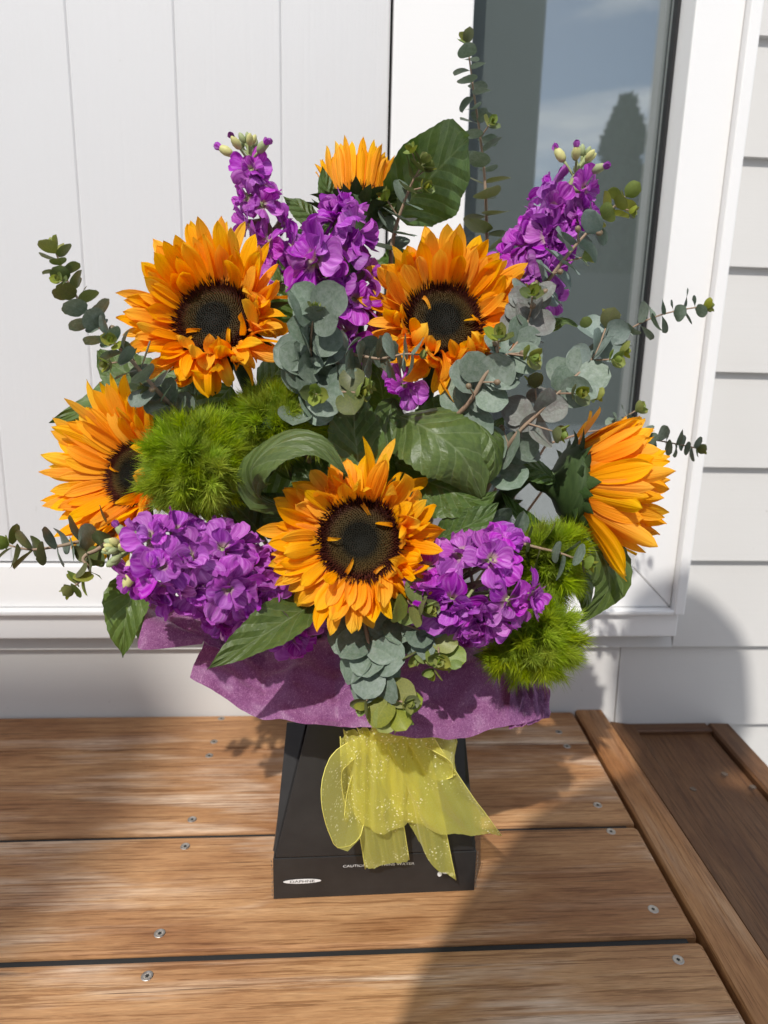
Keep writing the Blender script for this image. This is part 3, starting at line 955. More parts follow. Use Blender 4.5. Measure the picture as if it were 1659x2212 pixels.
wv = lambda a, k, p=0: (lambda u, s: (a * np.sin(k * u + p) * (s ** .5) + .35 * a * np.sin(2.3 * k * u + 3 * s) + .2 * a * np.sin(40 * u + 2 * s)) * (1 - .75 * s * s) + crumple(u * 1.2, s, int(k * 3), .0010))
yb0, yb1 = YB - .045, YB - .014
rib('tail', pts((742, 1575, yb0 + .01), (790, 1580, yb0), (840, 1585, yb0)), pts((789, 1877, yb1), (835, 1868, yb1 - .002), (884, 1858, yb1)), fold=wv(.004, 9))
rib('tail', pts((770, 1570, yb0 - .004), (850, 1580, yb0 - .010), (935, 1590, yb0 - .006)), pts((868, 1768, yb1 - .012), (960, 1800, yb1 - .02), (1083, 1803, yb1 - .012)), fold=wv(.005, 19, 1))
rib('tail', pts((800, 1575, yb0 + .004), (870, 1585, yb0 - .002), (920, 1592, yb0 + .002)), pts((878, 1770, yb1 - .006), (935, 1868, yb1 - .006), (985, 1903, yb1 - .004)), fold=wv(.005, 10, 2))
rib('tail', pts((735, 1590, yb0 - .002), (775, 1590, yb0 - .012), (900, 1590, yb0 - .008)), pts((742, 1740, yb1 - .014), (820, 1800, yb1 - .02), (905, 1765, yb1 - .012)), fold=wv(.005, 23, 2))
def loop(path, w, face):
    V, F, U = ribbon(path, face, w, [.3, .75, 1, 1, 1, 1, .8, .35], 0, 30, 8)
    o = mesh('loop', V, F, MAT['organza'], bow, U)
    G = V.reshape(31, 9, 3)
    for k in (0, 8):
        v_, f_, u_ = tube(G[:, k][::2], [.0004], 5, 30)
        mesh('edge_cord', v_, f_, MAT['cord'], o, u_)
loop(pts((790, 1600, yb0), (730, 1645, yb0 - .012), (716, 1700, yb0 - .014), (728, 1765, yb0 - .006), (750, 1800, yb0 + .004), (766, 1770, yb0 + .014), (768, 1700, yb0 + .016), (785, 1620, yb0 + .008)), .030, view(.8, .2, .6))
loop(pts((880, 1585, yb0 + .01), (930, 1590, yb0 + .004), (972, 1610, yb0 + .006), (980, 1640, yb0 + .014), (940, 1652, yb0 + .02), (885, 1625, yb0 + .02)), .03, view(.1, .75, .6))
V, F, U = lathe(P(838, 1572, yb0 - .004), (1, 0, 0), [(-.014, .006), (-.008, .012), (.008, .012), (.014, .006)], 12)
mesh('knot', V, F, MAT['organza'], bow, U)

# ================================================================== flowers
def stem_to_neck(parent, head, back, r0, r1, mat='dark_stem', bulge=.0):
    """stem from the neck of the box up to the back of the head"""
    base = NECK + np.array([(head[0] - NECK[0]) * .10, (head[1] - NECK[1]) * .10, -.04])
    mid = base * .45 + (head + back * .05) * .55 + np.array([0, 0, .01 + bulge])
    V, F, U = tube([base, mid, head + back * .025, head + back * .004], [r0, r0, r1, r1 * 1.3], 9, 20)
    return mesh('stem', V, F, MAT[mat], parent, U)

def sunflower(label, at, axis, rd, spec, rows=((42, 0), (40, .5), (34, .25)), seed=1, W=.0130, curls=3, sepal=.03, back_disc=1.0, stem=True):
    r = np.random.default_rng(seed)
    C = P(*at)
    n = view(*axis)
    base = NECK + np.array([0, 0, -.04])
    o = thing('sunflower', label, 'sunflower', base, 'sunflowers in the bouquet')
    ex = CR - n * (CR @ n)
    if np.linalg.norm(ex) < .25: ex = -CF - n * (-CF @ n)
    ex = nrm(ex); ey = np.cross(n, ex)
    # disc: cushion and florets
    nr, na = 7, 28
    V = [C + n * .003]; F = []; U = [(0, 0)]
    dome = lambda q: .004 * (1 - q * q) - .0035 * math.exp(-(q / .35) ** 2)
    for i in range(1, nr + 1):
        q = i / nr
        for k in range(na):
            t = 2 * math.pi * k / na
            V.append(C + rd * q * (ex * math.cos(t) + ey * math.sin(t)) + n * dome(q)); U.append((q, 0))
    for k in range(na): F.append((0, 1 + k, 1 + (k + 1) % na))
    for i in range(nr - 1):
        for k in range(na):
            a = 1 + i * na
            F.append((a + k, a + na + k, a + na + (k + 1) % na, a + (k + 1) % na))
    V[0] = C + n * dome(0)
    d = mesh('disc', V, F, MAT['disc'], o, U)
    V, F, U = [], [], []
    NF = 1100
    for k in range(NF):
        q = math.sqrt((k + .5) / NF); t = k * 2.39996
        er = ex * math.cos(t) + ey * math.sin(t)
        p = C + rd * q * er + n * (dome(q) - .0002)
        w = rd * .030 * (.75 + .45 * q)
        L = rd * (.045 + .05 * q + (.20 * (q - .74) / .26 if q > .74 else 0)) * r.uniform(.7, 1.3)
        tip = p + nrm(n + er * (.15 + .45 * q * q) + r.normal(0, .12, 3)) * L
        et = -ex * math.sin(t) + ey * math.cos(t)
        b = len(V)
        V += [p + er * w, p - er * w * .5 + et * w * .87, p - er * w * .5 - et * w * .87, tip]
        U += [(q, 0), (q, 0), (q, 0), (q, 1)]
        F += [(b, b + 1, b + 3), (b + 1, b + 2, b + 3), (b + 2, b, b + 3)]
    tag(mesh('florets', V, F, MAT['disc'], d, U, smooth=False, loc=C), kind='stuff')
    # petals
    for ri, (cnt, off) in enumerate(rows):
        for k in range(cnt):
            t = (k + off + r.uniform(-.28, .28)) / cnt * 2 * math.pi
            er = ex * math.cos(t) + ey * math.sin(t)
            p = spec(math.degrees(t) % 360, ri, r)
            if p is None: continue
            L = p.get('L', .075) * r.uniform(.78, 1.1) * (1.0, .92, .72)[min(ri, 2)]
            ea = rad(p.get('e', 25) + r.normal(0, p.get('es', 7))) + .09 * ri
            ca = rad(p.get('c', 0) + r.normal(0, p.get('cs', 14))); cb = rad(p.get('c2', 0) + r.normal(0, p.get('cs', 14)))
            ea = min(ea, rad(78 if p.get('e', 25) > 50 else 62))
            over = ea + ca * .6 + cb * .4 - rad(92)
            if over > 0: ca -= over * 1.2
            V, F, U = blade(C + er * rd * (1.0, .98, .93)[min(ri, 2)] - n * (.004 - .0022 * ri), er, n, L,
                            W * p.get('W', 1) * r.uniform(.68, 1.2), 'petal',
                            e0=ea, curl=ca, curl2=cb, sway=r.normal(0, p.get('sw', .10)), twist=r.normal(0, rad(p.get('tw', 14))),
                            cup=r.normal(.3, .35), rip=r.uniform(.03, .11), rips=3, ruf=r.uniform(0, .07), ph=r.uniform(0, 6), rk=2.2, nu=12, nv=8)
            mesh('petal', V, F, MAT['petal'], o, U)
    for k in range(curls):                         # stray curled ray strips lying on the disc
        t = r.uniform(0, 2 * math.pi)
        er = ex * math.cos(t) + ey * math.sin(t)
        V, F, U = blade(C + er * rd * r.uniform(.75, .95) + n * .003, nrm(-er + r.normal(0, .5, 3)), n, .015, .0036, 'strip', e0=rad(50), curl=rad(-110), twist=1.0, sway=r.normal(0, .4), cup=.6, nu=8, nv=3)
        mesh('petal', V, F, MAT['petal'], o, U)
    # green back and bracts
    V, F, U = lathe(C - n * .003, -n, [(0, rd * 1.04), (.006, rd * 1.05 * back_disc), (.013, rd * .8), (.02, rd * .42), (.027, .0085), (.034, .0065)], 18)
    mesh('calyx', V, F, MAT['sepal'], o, U)
    for k in range(24):
        t = (k + r.uniform(-.2, .2)) / 24 * 2 * math.pi
        er = ex * math.cos(t) + ey * math.sin(t)
        row = k % 2
        V, F, U = blade(C + er * rd * (1.0 - .12 * row) - n * (.008 + .005 * row), er, n, sepal * r.uniform(.8, 1.25), .012, 'sepal', e0=rad(r.uniform(0, 45)), curl=rad(r.uniform(-50, 40)), cup=.4, nu=6, nv=2)
        mesh('bract', V, F, MAT['sepal'], o, U)
    if stem: stem_to_neck(o, C - n * .03, -n, .0065, .0058)
    return o, C, n

def leaf(parent, path, w, face=(0, .25, 1), prof='leaf', cup=-.22, roll=0, wave=.03, waves=2.5, mat='leaf', serr=.025, nu=24, nv=10, seed=0, fold=.012):
    V, F, U = ribbon(pts(*path), view(*face), w, prof, cup, nu, nv, roll, serr, wave, waves, seed, fold)
    return mesh('leaf', V, F, MAT[mat], parent, U)

def zone(t, c, w):                                 # smooth 0..1 weight near an angle
    d = abs((t - c + 180) % 360 - 180)
    return max(0.0, 1 - d / w) ** .7 if d < w else 0.0

# left sunflower of the upper pair: long straight rays at top left, crumpled at lower right
def sp1(t, ri, r):
    mess = max(zone(t, 310, 85), zone(t, 350, 50))
    L = .047 - .006 * mess - .002 * zone(t, 20, 40) + .006 * zone(t, 95, 50)
    return dict(L=L, e=34 + 16 * mess, es=10 + 20 * mess, c=5 - 40 * mess, cs=18 + 55 * mess, tw=14 + 55 * mess, sw=.07 + .15 * mess, W=1.0 + .1 * mess)
sf1, c1, n1 = sunflower('sunflower with long straight petals up left, left one of the upper pair', (463, 690, YB + .01), (-.06, .20, 1), .0325, sp1, seed=11)
def sp2(t, ri, r):
    mess = max(zone(t, 275, 70), .6 * zone(t, 190, 40), .7 * zone(t, 230, 50))
    return dict(L=.050 - .007 * mess - .006 * zone(t, 185, 40) + .002 * zone(t, 85, 50), e=32 + 18 * mess, es=10 + 20 * mess, c=8 - 35 * mess, cs=20 + 52 * mess, tw=14 + 52 * mess, sw=.08 + .12 * mess)
sf2, c2, n2 = sunflower('sunflower right of the central purple stock, right one of the upper pair', (957, 692, YB + .02), (.05, .20, 1), .0330, sp2, seed=23)
def sp3(t, ri, r):
    mess = max(zone(t, 20, 95), .8 * zone(t, 330, 60), .7 * zone(t, 95, 50))
    up = zone(t, 75, 14) + zone(t, 52, 12)
    return dict(L=.040 + .007 * zone(t, 200, 70) - .004 * mess + .016 * up, e=16 + 22 * mess - 10 * up, es=11 + 20 * mess, c=0 - 30 * mess, cs=22 + 56 * mess, tw=18 + 55 * mess, sw=.1 + .12 * mess, W=.95)
sf3, c3, n3 = sunflower('lowest sunflower facing forward at the centre front of the bouquet', (778, 1166, YB - .075), (-.05, .12, 1), .0315, sp3, rows=((42, 0), (40, .5), (36, .25)), seed=37, curls=6)
def sp4(t, ri, r):
    right = zone(t, 0, 80)
    return dict(L=.058 - .022 * right + .006 * zone(t, 170, 70), e=30 + 20 * right, es=7 + 10 * right, c=2 + 5 * right, cs=12 + 20 * right, tw=12 + 20 * right, sw=.09, W=.95)
sf4, c4, n4 = sunflower('sunflower at the far left turned aside behind green tufts', (285, 1024, YB + .015), (-.45, .12, .9), .0275, sp4, seed=41, curls=1)
def sp5(t, ri, r):
    return dict(L=(.060, .066, .080, .056)[ri], e=(42, 56, 62, 36)[ri], es=9, c=(12, 2, -4, 34)[ri], cs=14, tw=16, sw=.08, W=1.1)
sf5, c5, n5 = sunflower('sunflower at the far right seen from its green back', (1252, 1048, YB + .0), (.93, -.04, -.05), .034, sp5, rows=((38, 0), (36, .5), (30, .25), (34, .7)), seed=53, W=.0155, curls=0, sepal=.017)
def sp6(t, ri, r):
    return dict(L=.048, e=84, es=5, c=-2, cs=10, tw=10, sw=.06, W=.72)
sf6, c6, n6 = sunflower('topmost sunflower seen from the side with petals pointing up', (772, 448, YB + .10), (.03, .95, -.22), .026, sp6, rows=((30, 0), (28, .5), (18, .25)), seed=67, curls=0, sepal=.022)

# leaves on the sunflower stems
leaf(sf6, [(858, 468, YB + .10), (895, 420, YB + .095), (955, 358, YB + .09), (1012, 300, YB + .10)], .082, (.35, -1.0, .75), cup=.12, seed=1, prof=[.3, .85, 1.0, 1.05, 1.0, .9, .68, .1], fold=.006, serr=.008, nu=34)
leaf(sf6, [(742, 470, YB + .09), (718, 440, YB + .085), (705, 400, YB + .082), (697, 358, YB + .085)], .020, (.3, 0, 1), 'lance', seed=2)
leaf(sf6, [(700, 478, YB + .10), (668, 462, YB + .095), (640, 440, YB + .095), (612, 424, YB + .10)], .026, (.2, .4, 1), 'lance', seed=3)
leaf(sf6, [(790, 470, YB + .09), (820, 445, YB + .085), (845, 410, YB + .085), (858, 378, YB + .09)], .022, (-.3, 0, 1), 'lance', seed=4)
leaf(sf6, [(640, 500, YB + .11), (690, 490, YB + .105), (740, 500, YB + .10)], .018, (.2, .6, 1), 'lance', seed=5)
leaf(sf1, [(420, 840, YB + .06), (330, 835, YB + .055), (220, 870, YB + .055), (106, 914, YB + .05)], .064, (.0, .6, 1), cup=-.15, roll=[.1, .2, .3, .5], seed=6, prof=[.5, .9, 1.0, .95, .75, .45, .2, .0])
leaf(sf1, [(400, 860, YB + .07), (320, 830, YB + .065), (250, 790, YB + .07), (215, 755, YB + .075)], .052, (.2, .3, 1), cup=-.1, seed=8, prof=[.4, .8, 1, 1, .95, .8, .5, .1])
leaf(sf1, [(500, 835, YB + .045), (470, 870, YB + .04), (450, 910, YB + .04), (440, 950, YB + .045)], .040, (.3, .2, 1), seed=9)
leaf(sf1, [(560, 840, YB + .07), (600, 800, YB + .065), (625, 760, YB + .065), (640, 720, YB + .07)], .045, (-.2, .2, 1), seed=10)
leaf(sf1, [(640, 700, YB + .06), (625, 650, YB + .055), (610, 610, YB + .055), (600, 560, YB + .06)], .040, (.2, .2, 1), seed=12)
leaf(sf3, [(610, 1095, YB - .03), (560, 1075, YB - .055), (545, 1010, YB - .075), (610, 955, YB - .085), (690, 960, YB - .09), (752, 1028, YB - .092)], .036, (-.1, .45, 1), prof=[.35, .5, .75, 1, 1, .75, .4, .0], cup=-.25, nu=34, seed=13, roll=[0, 0, .2, .35, .2, 0])
leaf(sf3, [(775, 1050, YB - .035), (772, 980, YB - .03), (765, 920, YB - .02), (770, 850, YB + .0)], .046, (.05, .25, 1), prof=[.7, 1, 1, 1, .9, .7, .5, .2], cup=.3, seed=14)
leaf(sf2, [(865, 900, YB - .01), (930, 930, YB - .045), (1000, 985, YB - .055), (1040, 1075, YB - .045)], .062, (-.2, .55, 1), prof=[.5, .9, 1, 1, .95, .8, .5, .1], cup=-.3, seed=15, nu=30)
leaf(sf2, [(850, 860, YB + .005), (840, 910, YB - .012), (870, 960, YB - .02), (930, 1010, YB - .03)], .030, (.3, .3, 1), 'lance', cup=.4, seed=16)
leaf(sf2, [(1005, 890, YB - .02), (1055, 940, YB - .04), (1068, 1000, YB - .045), (1040, 1060, YB - .04)], .034, (.5, .2, 1), 'lance', cup=-.4, seed=17)
leaf(sf3, [(900, 1030, YB - .03), (960, 1055, YB - .04), (1030, 1080, YB - .045), (1075, 1060, YB - .04)], .050, (0, .4, 1), cup=-.2, seed=18)
leaf(sf3, [(930, 1170, YB - .045), (970, 1155, YB - .052), (1030, 1125, YB - .055), (1078, 1085, YB - .05)], .030, (0, .5, 1), 'lance', cup=.35, seed=19)
leaf(sf3, [(700, 1290, YB - .06), (620, 1340, YB - .085), (530, 1395, YB - .10), (447, 1446, YB - .11)], .036, (.15, .75, 1), 'lance', cup=.45, seed=20, nu=30)
leaf(sf4, [(330, 1250, YB - .0), (290, 1280, YB - .02), (270, 1340, YB - .03), (265, 1421, YB - .03)], .042, (-.2, .1, 1), cup=.25, seed=21, prof=[.6, .9, 1, 1, .85, .6, .35, .0])
leaf(sf4, [(330, 1290, YB + .02), (312, 1340, YB + .01), (300, 1385, YB + .01)], .026, (.5, .0, 1), 'lance', seed=22)
leaf(sf4, [(383, 1000, YB - .02), (375, 960, YB - .03), (376, 920, YB - .032), (382, 885, YB - .03)], .021, (.1, .1, 1), 'lance', cup=-.3, seed=23)
leaf(sf4, [(470, 900, YB + .05), (440, 880, YB + .05), (420, 850, YB + .055), (410, 820, YB + .06)], .040, (.3, .2, 1), seed=24)
leaf(sf5, [(1205, 1040, YB - .01), (1160, 1012, YB - .012), (1120, 1003, YB - .005), (1080, 1010, YB + .01)], .024, (0, .5, 1), 'lance', cup=-.3, seed=25)
leaf(sf5, [(1205, 1160, YB - .01), (1150, 1140, YB - .012), (1110, 1100, YB - .01), (1080, 1060, YB + .0)], .018, (.3, .4, 1), 'lance', cup=.3, seed=26)
leaf(sf5, [(1235, 1150, YB - .02), (1300, 1200, YB - .03), (1315, 1270, YB - .032), (1255, 1345, YB - .03)], .040, (-.3, .4, 1), cup=.25, prof=[.3, .7, 1, 1, .8, .5, .3, .0], seed=27, roll=[0, .2, .5, .8], nu=30)
leaf(sf5, [(1240, 1180, YB - .012), (1260, 1240, YB - .02), (1268, 1290, YB - .02), (1262, 1330, YB - .018)], .026, (.3, .1, 1), 'lance', cup=-.3, seed=28)
leaf(sf2, [(1150, 715, YB + .03), (1185, 712, YB + .025), (1220, 696, YB + .022), (1254, 709, YB + .02)], .014, (0, .8, 1), 'lance', cup=.3, seed=29)
# dark inner leaves that fill the heart of the bouquet
k = 30
for par, (bx, by), (tx, ty), dy, w in ((sf1, (700, 1000), (560, 860), .05, .05), (sf2, (830, 900), (800, 780), .05, .05), (sf2, (940, 960), (1000, 830), .04, .055),
        (sf3, (840, 1010), (930, 940), .015, .05), (sf3, (640, 1150), (560, 1060), .02, .05), (sf3, (700, 1300), (620, 1180), .0, .055), (sf3, (900, 1290), (980, 1200), .0, .05),
        (sf5, (980, 1130), (1130, 1080), .03, .045), (sf2, (1000, 1010), (1090, 900), .05, .05), (sf6, (740, 640), (660, 560), .10, .05), (sf6, (840, 620), (850, 520), .10, .05),
        (sf4, (480, 1100), (400, 980), .05, .05), (sf5, (1090, 1230), (1220, 1180), .01, .05), (sf3, (760, 940), (700, 840), .04, .05), (sf3, (880, 1090), (830, 960), .02, .05), (sf5, (1060, 1300), (1160, 1260), .01, .045), (sf3, (610, 1130), (530, 960), .03, .06), (sf3, (570, 1160), (470, 1070), .02, .055), (sf3, (690, 1080), (640, 980), .0, .05), (sf4, (520, 1000), (500, 880), .06, .05), (sf3, (640, 1040), (600, 960), .02, .06)):
    m_ = ((bx + tx) / 2 + rng.uniform(-20, 20), (by + ty) / 2 + rng.uniform(-15, 15))
    leaf(par, [(bx, by, YB + dy), (m_[0], m_[1], YB + dy - .012), (tx, ty, YB + dy)], w, (rng.uniform(-.3, .3), .3, 1), seed=k)
    k += 1

# ------------------------------------------------------------------ stock
def blossom(par, C, n, size, r, calyx='pale_stem', stalk=None):
    n = nrm(n)
    a = nrm(np.cross(n, r.normal(0, 1, 3))); b = np.cross(n, a)
    V, F, U = lathe(C - n * size * .42, n, [(0, size * .03), (size * .06, size * .085), (size * .3, size * .10), (size * .42, size * .13)], 8)
    c = mesh('blossom', V, F, MAT[calyx], par, U)
    no = 5
    for k in range(no):
        t = (k + r.uniform(-.25, .25)) / no * 2 * math.pi
        er = a * math.cos(t) + b * math.sin(t)
        V, F, U = blade(C - n * size * .02 + er * size * .06, er, n, size * r.uniform(.5, .62), size * r.uniform(.5, .66), 'stock', e0=rad(r.uniform(10, 40)), curl=rad(r.uniform(-50, 5)),
                        curl2=rad(r.uniform(-50, 20)), twist=r.normal(0, .35), cup=r.normal(.1, .3), ruf=.065, ph=r.uniform(0, 6), rk=r.uniform(3, 6), nu=8, nv=8)
        mesh('petal', V, F, MAT['stock'], c, U)
    for k in range(5):
        t = (k + r.uniform(-.4, .4)) / 5 * 2 * math.pi + .5
        er = a * math.cos(t) + b * math.sin(t)
        V, F, U = blade(C + er * size * .05 + n * size * .02, er, n, size * r.uniform(.28, .42), size * r.uniform(.32, .48), 'stock', e0=rad(r.uniform(45, 80)), curl=rad(r.uniform(-90, 10)),
                        twist=r.normal(0, .7), cup=r.normal(.3, .4), ruf=.06, ph=r.uniform(0, 6), rk=r.uniform(4, 7), nu=7, nv=7)
        mesh('petal', V, F, MAT['stock'], c, U)
    return c

def bud(par, C, n, L, mat='bud', tip=None):
    V, F, U = lathe(C, n, [(0, L * .12), (L * .15, L * .24), (L * .45, L * .30), (L * .75, L * .24), (L * .95, L * .10), (L, L * .02)], 9)
    o = mesh('bud', V, F, MAT[mat], par, U)
    if tip:
        for k in range(4):
            a = nrm(np.cross(n, rng.normal(0, 1, 3)))
            V, F, U = blade(C + n * L * .55 + a * L * .12, a, n, L * .7, L * .5, 'stock', e0=rad(75), curl=rad(30), cup=.5, ruf=.05, ph=k, nu=6, nv=5)
            mesh('petal', V, F, MAT['stock'], o, U)
    return o

def stock(label, path, n, rad0, rad1, size0, size1, seed, tipbuds=10, h0=.0, h1=.86, lean=.35, cull=-.35, extra=()):
    r = np.random.default_rng(seed)
    c = spline(pts(*path), 60)
    o = thing('stock_flower', label, 'flower', NECK + [0, 0, -.04], 'purple stock flowers in the bouquet')
    base = NECK + np.array([(c[0][0] - NECK[0]) * .15, 0, -.03])
    V, F, U = tube([base, base * .4 + c[0] * .6 + [0, .01, 0], c[0]], [.0045, .0042, .004], 8, 12)
    mesh('stem', V, F, MAT['stem'], o, U)
    V, F, U = tube(c[::6], [.004, .0034, .0022], 8, 24)
    mesh('stem', V, F, MAT['pale_stem'], o, U)
    k = 0
    i = 0
    a0 = r.uniform(0, 6)
    while i < n and k < 200:
        h = h0 + (h1 - h0) * (i + .5) / n
        x = h * 60; j = min(int(x), 59)
        p = c[j] * (1 - x + j) + c[j + 1] * (x - j)
        tg = nrm(c[min(j + 2, 60)] - c[max(j - 1, 0)])
        t = a0 + k * 2.39996 + r.normal(0, .2)
        k += 1
        a = nrm(np.cross(tg, CF)); b = np.cross(tg, a)
        er = a * math.cos(t) + b * math.sin(t)
        if er @ -CF < cull: continue
        i += 1
        rr = (rad0 + (rad1 - rad0) * h) * r.uniform(.8, 1.1)
        nn = nrm(er + tg * (lean + r.normal(0, .12)) + r.normal(0, .12, 3))
        sz = (size0 + (size1 - size0) * h) * r.uniform(.88, 1.12)
        Cb = p + er * rr + tg * rr * lean * .5
        blossom(o, Cb, nn, sz, r)
        V, F, U = tube([p, p * .4 + (Cb - nn * sz * .4) * .6, Cb - nn * sz * .38], [.0014, .0013, .0016], 6, 6)
        mesh('flower_stalk', V, F, MAT['pale_stem'], o, U)
    tg = nrm(c[60] - c[52])
    a = nrm(np.cross(tg, CF)); b = np.cross(tg, a)
    for q in range(tipbuds):
        u = q / max(1, tipbuds - 1)
        t = q * 2.4
        er = a * math.cos(t) + b * math.sin(t)
        p = c[int(60 - 9 * (1 - u) ** 1.0)]
        d = nrm(tg * (.5 + .8 * u) + er * (1.05 - .8 * u))
        L = .006 + .008 * (1 - u)
        L0 = .016 * (1 - u)
        if L0 > .003:
            V, F, U = tube([p, p + d * L0], [.0011, .0012], 6, 4)
            mesh('flower_stalk', V, F, MAT['pale_stem'], o, U)
        bud(o, p + d * L0, d, L, 'bud' if q % 3 else 'bud_cream', tip=(u < .3))
    for (px, py, y, sz, fa) in extra:
        C = P(px, py, y); nn = view(*fa)
        blossom(o, C, nn, sz, r)
        V, F, U = tube([c[5], (c[5] + C - nn * sz * .4) / 2, C - nn * sz * .38], [.0016, .0014, .0016], 6, 6)
        mesh('flower_stalk', V, F, MAT['pale_stem'], o, U)
    return o
stock('purple stock spike with open green buds at its tip, leftmost of the upper ones', [(612, 610, YB + .09), (600, 540, YB + .085), (565, 460, YB + .08), (541, 380, YB + .08), (538, 305, YB + .08)], 10, .018, .006, .040, .024, 101, 15, 0, .82)
stock('dense purple stock spike between the two upper sunflowers', [(775, 770, YB + .05), (760, 690, YB + .035), (745, 600, YB + .03), (742, 520, YB + .035), (745, 490, YB + .04)], 13, .021, .014, .046, .040, 113, 0, .04, .98,
      extra=((735, 470, YB + .04, .046, (-.2, 1, .3)), (873, 832, YB - .0, .034, (.1, -.1, 1)), (680, 560, YB + .012, .05, (-.6, .2, .8))))
stock('purple stock spike with yellowish buds against the window glass', [(1120, 660, YB + .06), (1150, 580, YB + .055), (1195, 480, YB + .05), (1232, 400, YB + .05), (1268, 335, YB + .05)], 14, .022, .010, .044, .030, 127, 15, 0, .80,
      extra=((1265, 470, YB + .045, .03, (.8, .3, .4)),))
stock('large purple stock spike lying to the lower left with a pale bud tip', [(620, 1300, YB - .02), (520, 1260, YB - .05), (400, 1215, YB - .075), (300, 1188, YB - .090), (240, 1188, YB - .102)], 24, .031, .022, .047, .033, 139, 16, .03, .86, .3,
      extra=((640, 1375, YB - .055, .036, (.1, -.5, .8)), (560, 1330, YB - .07, .042, (.0, -.5, .9))))
stock('purple stock with pale green stalks at the lower right front', [(930, 1290, YB - .03), (985, 1275, YB - .06), (1040, 1260, YB - .085), (1085, 1255, YB - .10)], 13, .032, .030, .044, .036, 151, 0, .0, .75, .25,
      extra=((1145, 1285, YB - .105, .034, (.8, -.1, .6)), (1055, 1335, YB - .10, .036, (.1, -.6, .8)), (975, 1300, YB - .095, .046, (-.15, -.3, 1)), (1060, 1210, YB - .095, .038, (.3, .4, .8)), (925, 1225, YB - .085, .040, (-.4, .4, .8)), (1000, 1195, YB - .085, .038, (0, .6, .8)), (1085, 1175, YB - .08, .036, (.3, .6, .7)), (925, 1300, YB - .09, .038, (-.5, -.2, .8)), (1000, 1350, YB - .09, .036, (-.1, -.6, .8)), (1100, 1300, YB - .105, .034, (.3, -.2, .9))))

# ------------------------------------------------------------------ eucalyptus
def eucalyptus(label, path, r0, r1, gap, seed, mats=('euc', 'euc', 'euc_olive', 'euc_young'), e=35, buds=2, side=0, start=.0, stem0=.0022, tip=.010, face=None, side0=.25, fj=.25):
    """path runs from inside the bouquet to the tip; leaf radius r0 at the base, r1 near the tip (metres)"""
    r = np.random.default_rng(seed)
    Q = pts(*path)
    N = 90
    c = spline(Q, N)
    L = np.linalg.norm(np.diff(c, axis=0), axis=1).sum()
    o = thing('eucalyptus_stem', label, 'eucalyptus', NECK + [0, 0, -.04], 'eucalyptus stems in the bouquet')
    b0 = NECK + np.array([(c[0][0] - NECK[0]) * .2, (c[0][1] - NECK[1]) * .1, .0])
    V, F, U = tube([b0, b0 * .5 + c[0] * .5, c[0]], [stem0 * 1.2, stem0 * 1.1, stem0], 7, 10)
    mesh('stem', V, F, MAT['twig'], o, U)
    V, F, U = tube(c[::9], [stem0, stem0 * .6, .0007], 7, 30)
    mesh('stem', V, F, MAT['twig'], o, U)
    d = start * L
    k = 0
    a0 = r.uniform(0, 3)
    while d < L * .985:
        u = d / L
        x = u * N; j = min(int(x), N - 1)
        p = c[j] * (1 - x + j) + c[j + 1] * (x - j)
        tg = nrm(c[min(j + 2, N)] - c[max(j - 1, 0)])
        a = nrm(np.cross(tg, [.2, .3, 1])); b = np.cross(tg, a)
        t = a0 + k * math.pi / 2 + r.normal(0, .22)
        R = (r0 + (r1 - r0) * u) * 1.12
        m = mats[min(len(mats) - 1, int(u * .999 * len(mats)))]
        for sgn in (0, math.pi):
            er = a * math.cos(t + sgn) + b * math.sin(t + sgn)
            s = R * r.uniform(.82, 1.12)
            NN, ee = tg, e
            if face is not None:                   # leaves laid out like shingles, their faces to one side
                fv = nrm(view(*face) + r.normal(0, fj, 3))
                sd = nrm(np.cross(tg, fv)) * (1 if sgn else -1)
                al = rad((22, 52)[k % 2] + r.normal(0, 12))
                er = nrm(sd * math.cos(al) + tg * math.sin(al))
                NN, ee = nrm(fv - er * (fv @ er)), 8
            V, F, U = blade(p + er * .0012, er, NN, s * 2, s * 2 * r.uniform(.88, 1.05), 'round', e0=rad(ee + r.normal(0, 14)), curl=rad(r.normal(-12, 14)), twist=r.normal(0, .25), cup=r.normal(.12, .1), ruf=.012, ph=r.uniform(0, 6), rk=2.5, nu=9, nv=6)
            mesh('leaf', V, F, MAT[m], o, U)
        if r.random() < buds * .1:
            er = nrm(a * math.cos(t + 1.2) + b * math.sin(t + 1.2) + tg * .5)
            V, F, U = tube([p, p + er * R * .9], [.0007, .0006], 5, 4)
            mesh('bud_stalk', V, F, MAT['twig'], o, U)
            V, F, U = lathe(p + er * R * .85, er, [(0, .001), (.0015, .0022), (.004, .0024), (.0055, .001)], 8)
            mesh('bud', V, F, MAT['berry'], o, U)
        if side and u > side0 and r.random() < side:             # short young side shoot ending in a rosette
            er = nrm(a * math.cos(t + 1.57) + b * math.sin(t + 1.57) - CF * .6 + tg * .4)
            q = p + er * R * 1.5
            V, F, U = tube([p, q], [.0008, .0007], 5, 4)
            mesh('side_shoot', V, F, MAT['twig'], o, U)
            rosette(o, q, er, R * .75, r)
        k += 1
        d += gap * (1 - .45 * u)
    rosette(o, c[-1], nrm(c[-1] - c[-4]), tip, r)
    return o

